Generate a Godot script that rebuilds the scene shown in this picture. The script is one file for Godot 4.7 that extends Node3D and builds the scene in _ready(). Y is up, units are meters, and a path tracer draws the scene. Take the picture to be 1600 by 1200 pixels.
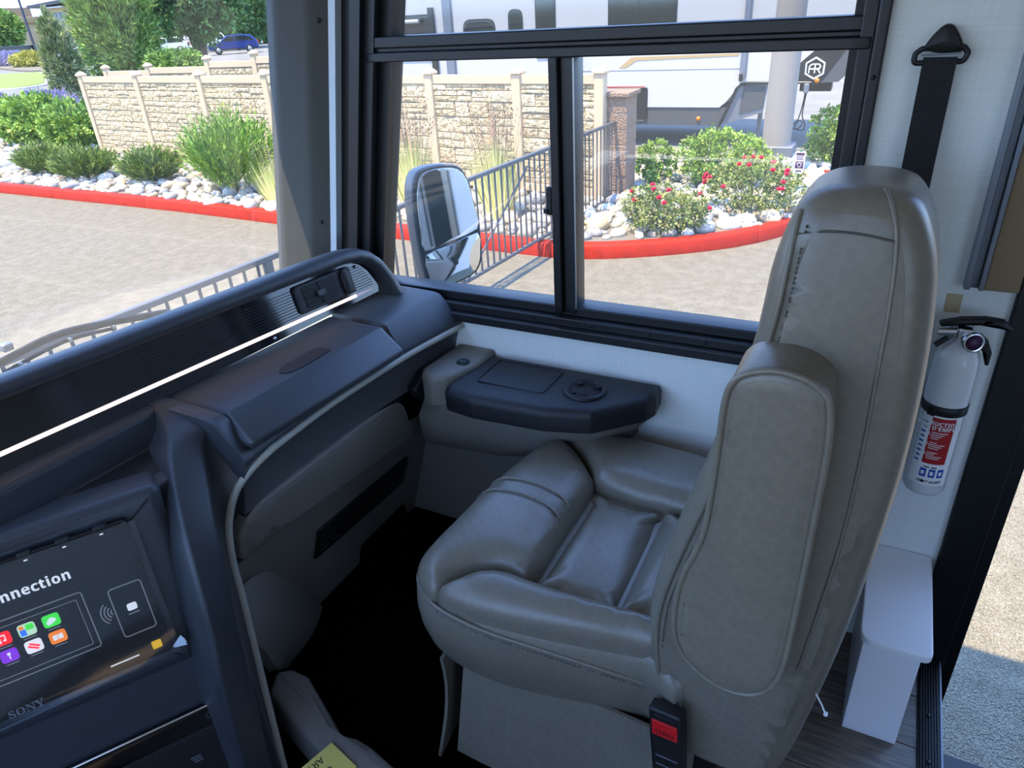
extends Node3D
# A motorhome cockpit seen from beside the driver's seat: x runs rearward, y up, -z towards the passenger wall. Floor at y 0, ground outside at y -1.

var mats := {}
var used_names := {}
var rng := RandomNumberGenerator.new()

func _ready():
	rng.seed = 7
	var cam := Camera3D.new()
	cam.name = "camera"
	cam.projection = Camera3D.PROJECTION_PERSPECTIVE
	cam.fov = 57.22
	cam.near = 0.05
	cam.far = 900.0
	cam.transform = Transform3D(Basis(Vector3(0.8892, -0.0549, -0.4542), Vector3(-0.1720, 0.8798, -0.4431), Vector3(0.4240, 0.4721, 0.7729)).orthonormalized(), Vector3(0, 1.55, 0))
	add_child(cam)
	cam.current = true
	var env := Environment.new()
	var sky := Sky.new()
	var sm := ProceduralSkyMaterial.new()
	sm.sky_top_color = Color(0.42, 0.55, 0.78)
	sm.sky_horizon_color = Color(0.66, 0.78, 0.89)
	sm.sky_curve = 0.12
	sm.sky_energy_multiplier = 1.6
	sm.ground_bottom_color = Color(0.5, 0.5, 0.48)
	sm.ground_horizon_color = Color(0.62, 0.66, 0.68)
	sm.sun_angle_max = 1.0
	sky.sky_material = sm
	env.sky = sky
	env.background_mode = Environment.BG_SKY
	env.tonemap_mode = Environment.TONE_MAPPER_LINEAR
	env.tonemap_exposure = 2.5
	env.sdfgi_enabled = true
	env.ssao_enabled = true
	env.ssil_enabled = true
	var we := WorldEnvironment.new()
	we.name = "environment"
	we.environment = env
	add_child(we)
	var sun := DirectionalLight3D.new()
	sun.name = "sun"
	add_child(sun)
	sun.look_at_from_position(Vector3(-0.15, 1.0, 0.32), Vector3.ZERO, Vector3(0, 0, 1))
	sun.light_energy = 1.5
	sun.light_color = Color(1.0, 0.92, 0.78)
	sun.light_angular_distance = 0.53
	sun.shadow_enabled = true
	make_materials()
	build_shell()
	build_side_window()
	build_doorway()
	build_ground()
	build_dashboard()
	build_side_console()
	build_seat()
	build_cabin_things()
	build_mirror_and_wipers()
	build_fence()
	build_railing()
	build_stones()
	build_beds()
	build_lamp_post()
	build_trailer()
	build_far_side()

# ---------- naming ----------
func numbered(n: String) -> String:
	if not used_names.has(n):
		used_names[n] = 0
		return n
	used_names[n] += 1
	return "%s_%03d" % [n, used_names[n]]

func tag(o: Node, label: String, category: String, group := "", kind := ""):
	if label != "": o.set_meta("label", label)
	if category != "": o.set_meta("category", category)
	if group != "": o.set_meta("group", group)
	if kind != "": o.set_meta("kind", kind)
	return o

func thing(called: String, label: String, category: String, at := Vector3.ZERO, group := "") -> Node3D:
	var o := Node3D.new()
	o.name = numbered(called)
	add_child(o)
	o.position = at
	tag(o, label, category, group)
	return o

func put(called: String, mesh: Mesh, m: Material, parent: Node = null, xf := Transform3D()) -> MeshInstance3D:
	var o := MeshInstance3D.new()
	o.mesh = mesh
	o.material_override = m
	o.transform = xf
	if parent == null:
		o.name = numbered(called)
		add_child(o)
	else:
		o.name = called
		parent.add_child(o, true)
	return o

func struct(called: String, mesh: Mesh, m: Material, label := "") -> MeshInstance3D:
	var o := put(called, mesh, m)
	o.set_meta("kind", "structure")
	if label != "": o.set_meta("label", label)
	return o

func wput(called: String, mesh: Mesh, m: Material, parent: Node) -> MeshInstance3D:
	# mesh is in world coordinates, parent is a thing or a part of a thing
	var xf := Transform3D()
	var p := parent
	while p != null and p != self:
		xf = xf * (p as Node3D).transform.affine_inverse()
		p = p.get_parent()
	return put(called, mesh, m, parent, xf)

# ---------- triangle soup with orientation by volume ----------
class Soup:
	var v := PackedVector3Array()
	var s := PackedByteArray()
	func tri(a: Vector3, b: Vector3, c: Vector3, smooth := true):
		v.append(a); v.append(b); v.append(c); s.append(1 if smooth else 0)
	func quad(a: Vector3, b: Vector3, c: Vector3, d: Vector3, smooth := true):
		tri(a, b, c, smooth); tri(a, c, d, smooth)
	func orient(from := 0):
		var vol := 0.0
		var o := Vector3.ZERO
		if v.size() > from: o = v[from]
		for i in range(from, v.size(), 3):
			vol += (v[i] - o).dot((v[i + 1] - o).cross(v[i + 2] - o))
		if vol > 0.0:
			for i in range(from, v.size(), 3):
				var t := v[i + 1]; v[i + 1] = v[i + 2]; v[i + 2] = t
	func mesh() -> ArrayMesh:
		var st := SurfaceTool.new()
		st.begin(Mesh.PRIMITIVE_TRIANGLES)
		for i in range(0, v.size(), 3):
			st.set_smooth_group(0 if s[i / 3] == 1 else 0xFFFFFFFF)
			var a := v[i]; var b := v[i + 1]; var c := v[i + 2]
			if (b - a).cross(c - a).length_squared() < 1e-20: continue
			st.add_vertex(a); st.add_vertex(b); st.add_vertex(c)
		st.generate_normals()
		return st.commit()

func add_loft(k: Soup, rings: Array, cap0 := true, cap1 := true, closed := true, smooth := true, orient := true):
	var from := k.v.size()
	var n: int = rings[0].size()
	for r in rings.size() - 1:
		var a: PackedVector3Array = rings[r]
		var b: PackedVector3Array = rings[r + 1]
		for i in (n if closed else n - 1):
			var j := (i + 1) % n
			k.quad(a[i], a[j], b[j], b[i], smooth)
	for e in [[cap0, 0], [cap1, rings.size() - 1]]:
		if not e[0]: continue
		var ring: PackedVector3Array = rings[e[1]]
		var c := Vector3.ZERO
		for p in ring: c += p
		c /= n
		for i in n:
			if e[1] == 0: k.tri(c, ring[(i + 1) % n], ring[i], false)
			else: k.tri(c, ring[i], ring[(i + 1) % n], false)
	if orient: k.orient(from)

func add_box(k: Soup, lo: Vector3, hi: Vector3, xf := Transform3D()):
	var p := []
	for i in 8:
		p.append(xf * Vector3(hi.x if i & 1 else lo.x, hi.y if i & 2 else lo.y, hi.z if i & 4 else lo.z))
	var from := k.v.size()
	for q in [[0, 1, 3, 2], [4, 6, 7, 5], [0, 4, 5, 1], [2, 3, 7, 6], [0, 2, 6, 4], [1, 5, 7, 3]]:
		k.quad(p[q[0]], p[q[1]], p[q[2]], p[q[3]], false)
	k.orient(from)

func box(lo: Vector3, hi: Vector3) -> ArrayMesh:
	var k := Soup.new(); add_box(k, lo, hi); return k.mesh()

func boxes(list: Array) -> ArrayMesh:
	var k := Soup.new()
	for b in list: add_box(k, b[0], b[1])
	return k.mesh()

# eight corners given: bottom four then top four (same order)
func add_hexa(k: Soup, p: Array):
	var from := k.v.size()
	for q in [[0, 1, 2, 3], [4, 7, 6, 5], [0, 4, 5, 1], [1, 5, 6, 2], [2, 6, 7, 3], [3, 7, 4, 0]]:
		k.quad(p[q[0]], p[q[1]], p[q[2]], p[q[3]], false)
	k.orient(from)

func fillet(poly: PackedVector2Array, r, seg := 4) -> PackedVector2Array:
	var out := PackedVector2Array()
	var n := poly.size()
	for i in n:
		var a := poly[(i + n - 1) % n]; var b := poly[i]; var c := poly[(i + 1) % n]
		var rr: float = r[i] if r is Array or r is PackedFloat32Array else r
		var u := (a - b); var w := (c - b)
		var lu := u.length(); var lw := w.length()
		if rr < 1e-5 or lu < 1e-6 or lw < 1e-6:
			out.append(b); continue
		u /= lu; w /= lw
		var half := acos(clampf(u.dot(w), -1, 1)) * 0.5
		var d := minf(rr / maxf(tan(half), 0.05), minf(lu, lw) * 0.48)
		var p0 := b + u * d; var p1 := b + w * d
		for s in seg + 1:
			var t := float(s) / seg
			out.append(p0.lerp(b, t).lerp(b.lerp(p1, t), t))
	return out

func smooth_poly(poly: PackedVector2Array, per := 4) -> PackedVector2Array:
	var out := PackedVector2Array()
	var n := poly.size()
	for i in n:
		for s in per:
			out.append(poly[i].cubic_interpolate(poly[(i + 1) % n], poly[(i + n - 1) % n], poly[(i + 2) % n], float(s) / per))
	return out

func chaikin(poly: PackedVector2Array, times := 2) -> PackedVector2Array:
	for t in times:
		var out := PackedVector2Array()
		for i in poly.size():
			var a := poly[i]; var b := poly[(i + 1) % poly.size()]
			out.append(a.lerp(b, 0.25)); out.append(a.lerp(b, 0.75))
		poly = out
	return poly

func ccw(poly: PackedVector2Array) -> PackedVector2Array:
	var a := 0.0
	for i in poly.size(): a += poly[i].cross(poly[(i + 1) % poly.size()])
	if a < 0:
		poly = poly.duplicate(); poly.reverse()
	return poly

func inset(poly: PackedVector2Array, d: float) -> PackedVector2Array:
	var out := PackedVector2Array()
	var n := poly.size()
	for i in n:
		var e0 := (poly[i] - poly[(i + n - 1) % n]).normalized()
		var e1 := (poly[(i + 1) % n] - poly[i]).normalized()
		var n0 := Vector2(-e0.y, e0.x); var n1 := Vector2(-e1.y, e1.x)
		var m := (n0 + n1)
		var l := m.length()
		if l < 1e-4: out.append(poly[i] + n0 * d); continue
		m /= l
		out.append(poly[i] + m * d / maxf(m.dot(n0), 0.5))
	return out

# a puffed slab: outline in local xy, from z = 0 (back) to z = depth (front), rounded edges and crowned faces
func add_puff(k: Soup, outline: PackedVector2Array, depth: float, r: float, crown: float, xf: Transform3D, back_r := 0.0, back_crown := 0.0, seg := 4, centre := Vector2.INF):
	var o := ccw(outline)
	var c := Vector2.ZERO
	if centre == Vector2.INF:
		for p in o: c += p
		c /= o.size()
	else: c = centre
	var rings := []
	var mk := func(pl: PackedVector2Array, z: float) -> PackedVector3Array:
		var ring := PackedVector3Array()
		for p in pl: ring.append(xf * Vector3(p.x, p.y, z))
		return ring
	var face := func(base: PackedVector2Array, z: float, h: float, front: bool) -> Array:
		var list := []
		for s in [0.06, 0.15, 0.3, 0.5, 0.72, 0.9]:
			var pl := PackedVector2Array()
			for p in base: pl.append(p.lerp(c, s))
			list.append(mk.call(pl, z + h * (1.0 - (1.0 - s) * (1.0 - s)) * (1.0 if front else -1.0)))
		return list
	if back_crown > 0.0 or back_r > 0.0:
		var bi := inset(o, back_r)
		var fl: Array = face.call(bi, 0.0, back_crown, false)
		fl.reverse()
		rings.append_array(fl)
		for s in seg + 1:
			var a := PI * 0.5 * s / seg
			rings.append(mk.call(inset(o, back_r * (1.0 - sin(a))), back_r * (1.0 - cos(a))))
	else:
		rings.append(mk.call(o, 0.0))
	for s in seg + 1:
		var a := PI * 0.5 * s / seg
		rings.append(mk.call(inset(o, r * (1.0 - cos(a))), depth - r + r * sin(a)))
	rings.append_array(face.call(inset(o, r), depth, crown, true))
	add_loft(k, rings)

# like a puffed slab, but the top is a smooth height field over a Delaunay net: no spokes
func add_pillow(k: Soup, outline: PackedVector2Array, depth: float, r: float, crown: float, xf: Transform3D, cell := 0.02):
	var o := ccw(outline)
	var lo := o[0]; var hi := o[0]
	for p in o: lo = lo.min(p); hi = hi.max(p)
	var pts := PackedVector2Array()
	var hs := PackedFloat32Array()
	var c := (lo + hi) * 0.5; var hf := (hi - lo) * 0.5
	var lift := func(p: Vector2, d: float) -> float:
		var t := clampf(1.0 - d / r, 0.0, 1.0)
		var q := (p - c) / hf
		return depth - r + r * sqrt(maxf(0.0, 1.0 - t * t)) + crown * maxf(0.0, 1.0 - q.x * q.x) * maxf(0.0, 1.0 - q.y * q.y)
	for i in o.size(): pts.append(o[i]); hs.append(depth - r)
	for f in [0.05, 0.16, 0.34, 0.58, 0.85]:
		for p in inset(o, r * f):
			if not Geometry2D.is_point_in_polygon(p, o): continue
			var d := edge_dist(p, o)
			if d < r * f * 0.7: continue
			pts.append(p); hs.append(lift.call(p, d))
	var x := lo.x
	while x < hi.x:
		var y := lo.y
		while y < hi.y:
			var p := Vector2(x + fmod(y * 37.0, cell) * 0.3, y)
			if Geometry2D.is_point_in_polygon(p, o):
				var d := edge_dist(p, o)
				if d > r * 0.95: pts.append(p); hs.append(lift.call(p, d))
			y += cell
		x += cell
	var tr := Geometry2D.triangulate_delaunay(pts)
	var det := xf.basis.determinant()
	for i in range(0, tr.size(), 3):
		var a := pts[tr[i]]; var b := pts[tr[i + 1]]; var e := pts[tr[i + 2]]
		if absf((b - a).cross(e - a)) < 1e-9: continue
		if not Geometry2D.is_point_in_polygon((a + b + e) / 3.0, o): continue
		var A := xf * Vector3(a.x, a.y, hs[tr[i]]); var B := xf * Vector3(b.x, b.y, hs[tr[i + 1]]); var E := xf * Vector3(e.x, e.y, hs[tr[i + 2]])
		# clockwise seen from outside
		if ((b - a).cross(e - a) > 0.0) == (det > 0.0): k.tri(A, E, B)
		else: k.tri(A, B, E)
	for i in o.size():
		var a := o[i]; var b := o[(i + 1) % o.size()]
		var q := [xf * Vector3(a.x, a.y, 0), xf * Vector3(b.x, b.y, 0), xf * Vector3(b.x, b.y, depth - r), xf * Vector3(a.x, a.y, depth - r)]
		if det > 0.0: k.quad(q[3], q[2], q[1], q[0])
		else: k.quad(q[0], q[1], q[2], q[3])

func pillow_height(outline: PackedVector2Array, depth: float, r: float, crown: float, p: Vector2) -> float:
	var lo := outline[0]; var hi := outline[0]
	for q in outline: lo = lo.min(q); hi = hi.max(q)
	var q := (p - (lo + hi) * 0.5) / ((hi - lo) * 0.5)
	var d := edge_dist(p, outline) if Geometry2D.is_point_in_polygon(p, outline) else 0.0
	var t := clampf(1.0 - d / r, 0.0, 1.0)
	return depth - r + r * sqrt(maxf(0.0, 1.0 - t * t)) + crown * maxf(0.0, 1.0 - q.x * q.x) * maxf(0.0, 1.0 - q.y * q.y)

func edge_dist(p: Vector2, o: PackedVector2Array) -> float:
	var best := 1e9
	for i in o.size():
		best = minf(best, p.distance_squared_to(Geometry2D.get_closest_point_to_segment(p, o[i], o[(i + 1) % o.size()])))
	return sqrt(best)

func pillow(outline: PackedVector2Array, depth: float, r: float, crown: float, xf := Transform3D(), cell := 0.02) -> ArrayMesh:
	var k := Soup.new()
	add_pillow(k, outline, depth, r, crown, xf, cell)
	return k.mesh()

func puff(outline: PackedVector2Array, depth: float, r: float, crown: float, xf := Transform3D(), back_r := 0.0, back_crown := 0.0, seg := 4, centre := Vector2.INF) -> ArrayMesh:
	var k := Soup.new()
	add_puff(k, outline, depth, r, crown, xf, back_r, back_crown, seg, centre)
	return k.mesh()

func rect2(w: float, h: float) -> PackedVector2Array:
	return PackedVector2Array([Vector2(-w / 2, -h / 2), Vector2(w / 2, -h / 2), Vector2(w / 2, h / 2), Vector2(-w / 2, h / 2)])

func rrect(x0: float, y0: float, x1: float, y1: float, r: float, seg := 4) -> PackedVector2Array:
	return fillet(PackedVector2Array([Vector2(x0, y0), Vector2(x1, y0), Vector2(x1, y1), Vector2(x0, y1)]), r, seg)

# a bevelled box
func bbox(lo: Vector3, hi: Vector3, b := 0.006, xf := Transform3D()) -> ArrayMesh:
	var k := Soup.new(); add_bbox(k, lo, hi, b, xf); return k.mesh()

func add_bbox(k: Soup, lo: Vector3, hi: Vector3, b := 0.006, xf := Transform3D()):
	var d := hi - lo
	b = minf(b, minf(d.x, minf(d.y, d.z)) * 0.45)
	var pl := rrect(lo.x, lo.y, hi.x, hi.y, b, 2)
	add_puff(k, pl, d.z, b, 0.0, xf * Transform3D(Basis(), Vector3(0, 0, lo.z)), b, 0.0, 2)

func add_tube(k: Soup, path: PackedVector3Array, r, sides := 8, flat := 1.0, closed := false):
	var rings := []
	var n := path.size()
	var up := Vector3.UP
	var t0 := (path[1] - path[0]).normalized()
	if absf(t0.dot(up)) > 0.9: up = Vector3.RIGHT
	var nrm := (up - t0 * up.dot(t0)).normalized()
	for i in n:
		var t: Vector3
		if closed: t = (path[(i + 1) % n] - path[(i + n - 1) % n]).normalized()
		elif i == 0: t = t0
		elif i == n - 1: t = (path[i] - path[i - 1]).normalized()
		else: t = (path[i + 1] - path[i - 1]).normalized()
		nrm = (nrm - t * nrm.dot(t)).normalized()
		var bn := t.cross(nrm)
		var rr: float = r[i] if r is Array or r is PackedFloat32Array else r
		var ring := PackedVector3Array()
		for s in sides:
			var a := TAU * s / sides
			ring.append(path[i] + (nrm * cos(a) + bn * sin(a) * flat) * rr)
		rings.append(ring)
	if closed: rings.append(rings[0])
	add_loft(k, rings, not closed, not closed)

func tube(path: PackedVector3Array, r, sides := 8, flat := 1.0, closed := false) -> ArrayMesh:
	var k := Soup.new(); add_tube(k, path, r, sides, flat, closed); return k.mesh()

func spline(pts: Array, per := 6) -> PackedVector3Array:
	var out := PackedVector3Array()
	for i in pts.size() - 1:
		var a: Vector3 = pts[max(i - 1, 0)]; var b: Vector3 = pts[i]; var c: Vector3 = pts[i + 1]; var d: Vector3 = pts[min(i + 2, pts.size() - 1)]
		for s in per: out.append(b.cubic_interpolate(c, a, d, float(s) / per))
	out.append(pts[-1])
	return out

func add_lathe(k: Soup, profile: Array, segs := 24, xf := Transform3D()):
	# profile: Vector2(radius, height) upwards
	var rings := []
	for p in profile:
		var ring := PackedVector3Array()
		for s in segs:
			var a := TAU * s / segs
			ring.append(xf * Vector3(cos(a) * p.x, p.y, sin(a) * p.x))
		rings.append(ring)
	add_loft(k, rings)

func lathe(profile: Array, segs := 24, xf := Transform3D()) -> ArrayMesh:
	var k := Soup.new(); add_lathe(k, profile, segs, xf); return k.mesh()

# a solid swept sheet from two 3D curves (rows) given thickness along a direction
func sheet(rows: Array, th: Vector3, smooth := true) -> ArrayMesh:
	var k := Soup.new()
	add_sheet(k, rows, th, smooth)
	return k.mesh()

func add_sheet(k: Soup, rows: Array, th: Vector3, smooth := true):
	# rows[i][j] front surface; the back is the front moved by th
	var from := k.v.size()
	var nr := rows.size(); var nc: int = rows[0].size()
	for i in nr - 1:
		for j in nc - 1:
			k.quad(rows[i][j], rows[i][j + 1], rows[i + 1][j + 1], rows[i + 1][j], smooth)
			k.quad(rows[i][j] + th, rows[i + 1][j] + th, rows[i + 1][j + 1] + th, rows[i][j + 1] + th, smooth)
	for i in nr - 1:
		k.quad(rows[i][0], rows[i + 1][0], rows[i + 1][0] + th, rows[i][0] + th, false)
		k.quad(rows[i][nc - 1], rows[i][nc - 1] + th, rows[i + 1][nc - 1] + th, rows[i + 1][nc - 1], false)
	for j in nc - 1:
		k.quad(rows[0][j], rows[0][j] + th, rows[0][j + 1] + th, rows[0][j + 1], false)
		k.quad(rows[nr - 1][j], rows[nr - 1][j + 1], rows[nr - 1][j + 1] + th, rows[nr - 1][j] + th, false)
	k.orient(from)

# frame with origin and two in-plane axes: local x, local y, z = x cross y
func frame(o: Vector3, x: Vector3, y: Vector3) -> Transform3D:
	var bx := x.normalized()
	var bz := bx.cross(y).normalized()
	return Transform3D(Basis(bx, bz.cross(bx), bz), o)

# plan drawing: local x, y are world x, z and the slab rises from height y
func plan(y: float) -> Transform3D:
	return Transform3D(Basis(Vector3(1, 0, 0), Vector3(0, 0, 1), Vector3(0, 1, 0)), Vector3(0, y, 0))

# extrude an xy outline along +z by depth with sharp edges
func add_prism(k: Soup, outline: PackedVector2Array, depth: float, xf := Transform3D()):
	var o := ccw(outline)
	var from := k.v.size()
	var n := o.size()
	for i in n:
		var a := o[i]; var b := o[(i + 1) % n]
		k.quad(xf * Vector3(a.x, a.y, 0), xf * Vector3(b.x, b.y, 0), xf * Vector3(b.x, b.y, depth), xf * Vector3(a.x, a.y, depth), false)
	var t := Geometry2D.triangulate_polygon(o)
	for i in range(0, t.size(), 3):
		var p := o[t[i]]; var q := o[t[i + 1]]; var w := o[t[i + 2]]
		if (q - p).cross(w - p) < 0.0:
			var sw := q; q = w; w = sw
		k.tri(xf * Vector3(p.x, p.y, 0), xf * Vector3(w.x, w.y, 0), xf * Vector3(q.x, q.y, 0), false)
		k.tri(xf * Vector3(p.x, p.y, depth), xf * Vector3(q.x, q.y, depth), xf * Vector3(w.x, w.y, depth), false)
	k.orient(from)

func prism(outline: PackedVector2Array, depth: float, xf := Transform3D()) -> ArrayMesh:
	var k := Soup.new(); add_prism(k, outline, depth, xf); return k.mesh()

func text_mesh(words: String, size: float, depth := 0.001, bold := false, face := "Droid Sans") -> TextMesh:
	var t := TextMesh.new()
	var f := SystemFont.new()
	f.font_names = PackedStringArray([face])
	if bold: f.font_weight = 700
	t.font = f
	t.text = words
	t.font_size = 32
	t.pixel_size = size / 32.0
	t.depth = depth
	t.curve_step = 4.0
	return t

# ---------- materials ----------
func noise_tex(freq: float, lo: Color, hi: Color, seed_ := 1, octaves := 4, size := 256, normal := false, bump := 4.0) -> NoiseTexture2D:
	var n := FastNoiseLite.new()
	n.seed = seed_
	n.frequency = freq
	n.fractal_octaves = octaves
	var t := NoiseTexture2D.new()
	t.width = size; t.height = size
	t.seamless = true
	t.noise = n
	if normal:
		t.as_normal_map = true
		t.bump_strength = bump
	else:
		var g := Gradient.new()
		g.colors = PackedColorArray([lo, hi])
		g.offsets = PackedFloat32Array([0.2, 0.8])
		t.color_ramp = g
	return t

func mat(called: String, c: Color, rough := 0.6, metal := 0.0, spec := 0.5) -> StandardMaterial3D:
	var m := StandardMaterial3D.new()
	m.resource_name = called
	m.albedo_color = c
	m.roughness = rough
	m.metallic = metal
	m.metallic_specular = spec
	mats[called] = m
	return m

func tri_tex(m: StandardMaterial3D, tex: Texture2D, scale: float, normal: Texture2D = null, nscale := 0.3):
	m.uv1_triplanar = true
	m.uv1_world_triplanar = true
	m.uv1_scale = Vector3.ONE * scale
	if tex: m.albedo_texture = tex
	if normal:
		m.normal_enabled = true
		m.normal_texture = normal
		m.normal_scale = nscale
	return m

func vmat(called: String, rough := 0.7, spec := 0.4) -> StandardMaterial3D:
	var m := mat(called, Color.WHITE, rough, 0.0, spec)
	m.vertex_color_use_as_albedo = true
	return m

func weave_image() -> ImageTexture:
	var im := Image.create(256, 256, false, Image.FORMAT_RGB8)
	var r := RandomNumberGenerator.new(); r.seed = 3
	var rows := []; var cols := []
	for i in 256:
		rows.append(r.randf_range(-1, 1)); cols.append(r.randf_range(-1, 1))
	for y in 256:
		for x in 256:
			var v: float = 0.97 + 0.011 * rows[y] + 0.010 * cols[x] + r.randf_range(-0.010, 0.010)
			im.set_pixel(x, y, Color(v, v, v))
	return ImageTexture.create_from_image(im)

func make_materials():
	var leather_n := noise_tex(0.09, Color.BLACK, Color.WHITE, 5, 3, 256, true, 5.0)
	var grain_n := noise_tex(0.16, Color.BLACK, Color.WHITE, 9, 2, 256, true, 4.0)
	var soft := noise_tex(0.012, Color(0.93, 0.93, 0.93), Color(1, 1, 1), 11, 4)
	var m := mat("leather", Color(0.475, 0.447, 0.39), 0.34, 0.0, 0.55)
	tri_tex(m, soft, 16.0, leather_n, 0.12)
	mat("thread", Color(0.33, 0.31, 0.29), 0.8)
	m = mat("dash", Color(0.15, 0.165, 0.19), 0.46, 0.0, 0.60)
	m.rim_enabled = true
	m.rim = 0.3
	m.rim_tint = 0.2
	tri_tex(m, null, 14.0, grain_n, 0.35)
	m = mat("dash_soft", Color(0.13, 0.135, 0.15), 0.5, 0.0, 0.5)
	tri_tex(m, null, 14.0, grain_n, 0.35)
	mat("gloss_black", Color(0.02, 0.02, 0.024), 0.06, 0.0, 0.5)
	mat("fascia", Color(0.075, 0.085, 0.11), 0.08, 0.0, 0.7)
	mat("groove", Color(0.012, 0.012, 0.014), 0.6)
	m = mat("black_plastic", Color(0.055, 0.055, 0.06), 0.5)
	m = mat("pad_black", Color(0.085, 0.09, 0.105), 0.5)
	tri_tex(m, null, 14.0, grain_n, 0.4)
	m = mat("beige", Color(0.46, 0.44, 0.405), 0.5)
	tri_tex(m, null, 14.0, grain_n, 0.2)
	mat("piping", Color(0.66, 0.65, 0.60), 0.45)
	m = mat("wallpaper", Color(0.92, 0.925, 0.90), 0.75, 0.0, 0.3)
	tri_tex(m, weave_image(), 3.0)
	mat("white_panel", Color(0.86, 0.86, 0.84), 0.55)
	m = mat("laminate", Color(0.94, 0.935, 0.93), 0.4)
	m = mat("carpet", Color(0.035, 0.035, 0.04), 1.0, 0.0, 0.1)
	tri_tex(m, noise_tex(0.3, Color(0.6, 0.6, 0.6), Color(1, 1, 1), 21, 2), 9.0, noise_tex(0.35, Color.BLACK, Color.WHITE, 22, 2, 256, true, 12.0), 1.0)
	for i in 3:
		m = mat("plank_%d" % i, [Color(0.52, 0.475, 0.42), Color(0.55, 0.505, 0.45), Color(0.485, 0.445, 0.40)][i], 0.5)
		var wood := noise_tex(0.03, Color(0.72, 0.72, 0.72), Color(1.05, 1.03, 1.0), 30 + i, 5)
		tri_tex(m, wood, 1.0)
		m.uv1_scale = Vector3(1.2, 9.0, 9.0)
	m = mat("frame", Color(0.10, 0.105, 0.115), 0.38, 0.0, 0.5)
	tri_tex(m, null, 20.0, grain_n, 0.15)
	mat("frame_black", Color(0.03, 0.03, 0.034), 0.45)
	mat("rubber", Color(0.025, 0.025, 0.027), 0.7)
	m = mat("pillar", Color(0.37, 0.375, 0.36), 0.95, 0.0, 0.2)
	tri_tex(m, noise_tex(0.4, Color(0.86, 0.86, 0.86), Color(1.08, 1.08, 1.08), 41, 2), 6.0)
	mat("strip_white", Color(0.80, 0.84, 0.86), 0.4)
	mat("aluminium", Color(0.62, 0.64, 0.66), 0.35, 0.9)
	mat("alu_dull", Color(0.50, 0.52, 0.55), 0.5, 0.6)
	mat("chrome", Color(0.85, 0.86, 0.88), 0.12, 1.0)
	m = mat("glass", Color(0.72, 0.80, 0.78, 0.04), 0.0)
	m.transparency = BaseMaterial3D.TRANSPARENCY_ALPHA
	m = mat("glass_tint", Color(0.20, 0.26, 0.27, 0.22), 0.0)
	m.transparency = BaseMaterial3D.TRANSPARENCY_ALPHA
	m = mat("film", Color(0.8, 0.85, 0.9, 0.012), 0.05)
	m.transparency = BaseMaterial3D.TRANSPARENCY_ALPHA
	mat("red_button", Color(0.80, 0.07, 0.10), 0.4)
	mat("red_ink", Color(0.45, 0.02, 0.04), 0.6)
	mat("white_paint", Color(0.84, 0.84, 0.83), 0.25)
	mat("label_red", Color(0.66, 0.07, 0.09), 0.5)
	mat("label_blue", Color(0.12, 0.28, 0.62), 0.5)
	mat("ink_white", Color(0.92, 0.92, 0.90), 0.6)
	mat("ink_black", Color(0.03, 0.03, 0.03), 0.6)
	mat("note_yellow", Color(0.86, 0.80, 0.42), 0.8)
	mat("tag_white", Color(0.9, 0.9, 0.9), 0.6)
	m = mat("webbing", Color(0.055, 0.058, 0.065), 0.75)
	tri_tex(m, null, 30.0, weave_normal(), 0.5)
	m = mat("mirror", Color(0.92, 0.93, 0.93), 0.01, 1.0)
	mat("mirror_shell", Color(0.34, 0.355, 0.38), 0.4)
	# outside
	m = mat("asphalt", Color(0.635, 0.605, 0.53), 0.95, 0.0, 0.2)
	tri_tex(m, asphalt_image(), 0.55, noise_tex(0.30, Color.BLACK, Color.WHITE, 52, 3, 512, true, 8.0), 0.8)
	m.detail_enabled = true
	m.detail_albedo = noise_tex(0.02, Color(0.93, 0.93, 0.92), Color(1.0, 1.0, 1.0), 53, 5, 512)
	m.detail_blend_mode = BaseMaterial3D.BLEND_MODE_MUL
	m.detail_uv_layer = BaseMaterial3D.DETAIL_UV_1
	m = mat("road", Color(0.50, 0.495, 0.47), 0.95, 0.0, 0.2)
	tri_tex(m, soft, 0.2)
	m = mat("curb_red", Color(0.72, 0.17, 0.065), 0.65, 0.0, 0.3)
	tri_tex(m, noise_tex(0.02, Color(0.84, 0.86, 0.88), Color(1, 1, 1), 61, 5), 1.5)
	m = mat("concrete", Color(0.78, 0.765, 0.72), 0.9, 0.0, 0.2)
	tri_tex(m, noise_tex(0.03, Color(0.86, 0.86, 0.86), Color(1, 1, 1), 62, 5), 1.3)
	m = mat("gravel", Color(0.60, 0.57, 0.51), 0.95, 0.0, 0.2)
	tri_tex(m, noise_tex(0.25, Color(0.55, 0.55, 0.55), Color(1, 1, 1), 63, 3), 1.2)
	mat("fence_joint", Color(0.60, 0.51, 0.39), 0.9)
	m = mat("fence", Color(0.79, 0.70, 0.57), 0.7, 0.0, 0.3)
	for i in 4:
		m = mat("fence_stone_%d" % i, [Color(0.88, 0.81, 0.66), Color(0.85, 0.775, 0.62), Color(0.90, 0.83, 0.68), Color(0.80, 0.725, 0.58)][i], 0.85, 0.0, 0.25)
		tri_tex(m, noise_tex(0.022, Color(0.80, 0.78, 0.76), Color(1.0, 1.0, 1.0), 70 + i, 5), 1.6, noise_tex(0.03, Color.BLACK, Color.WHITE, 75 + i, 5, 256, true, 14.0), 1.0)
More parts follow.
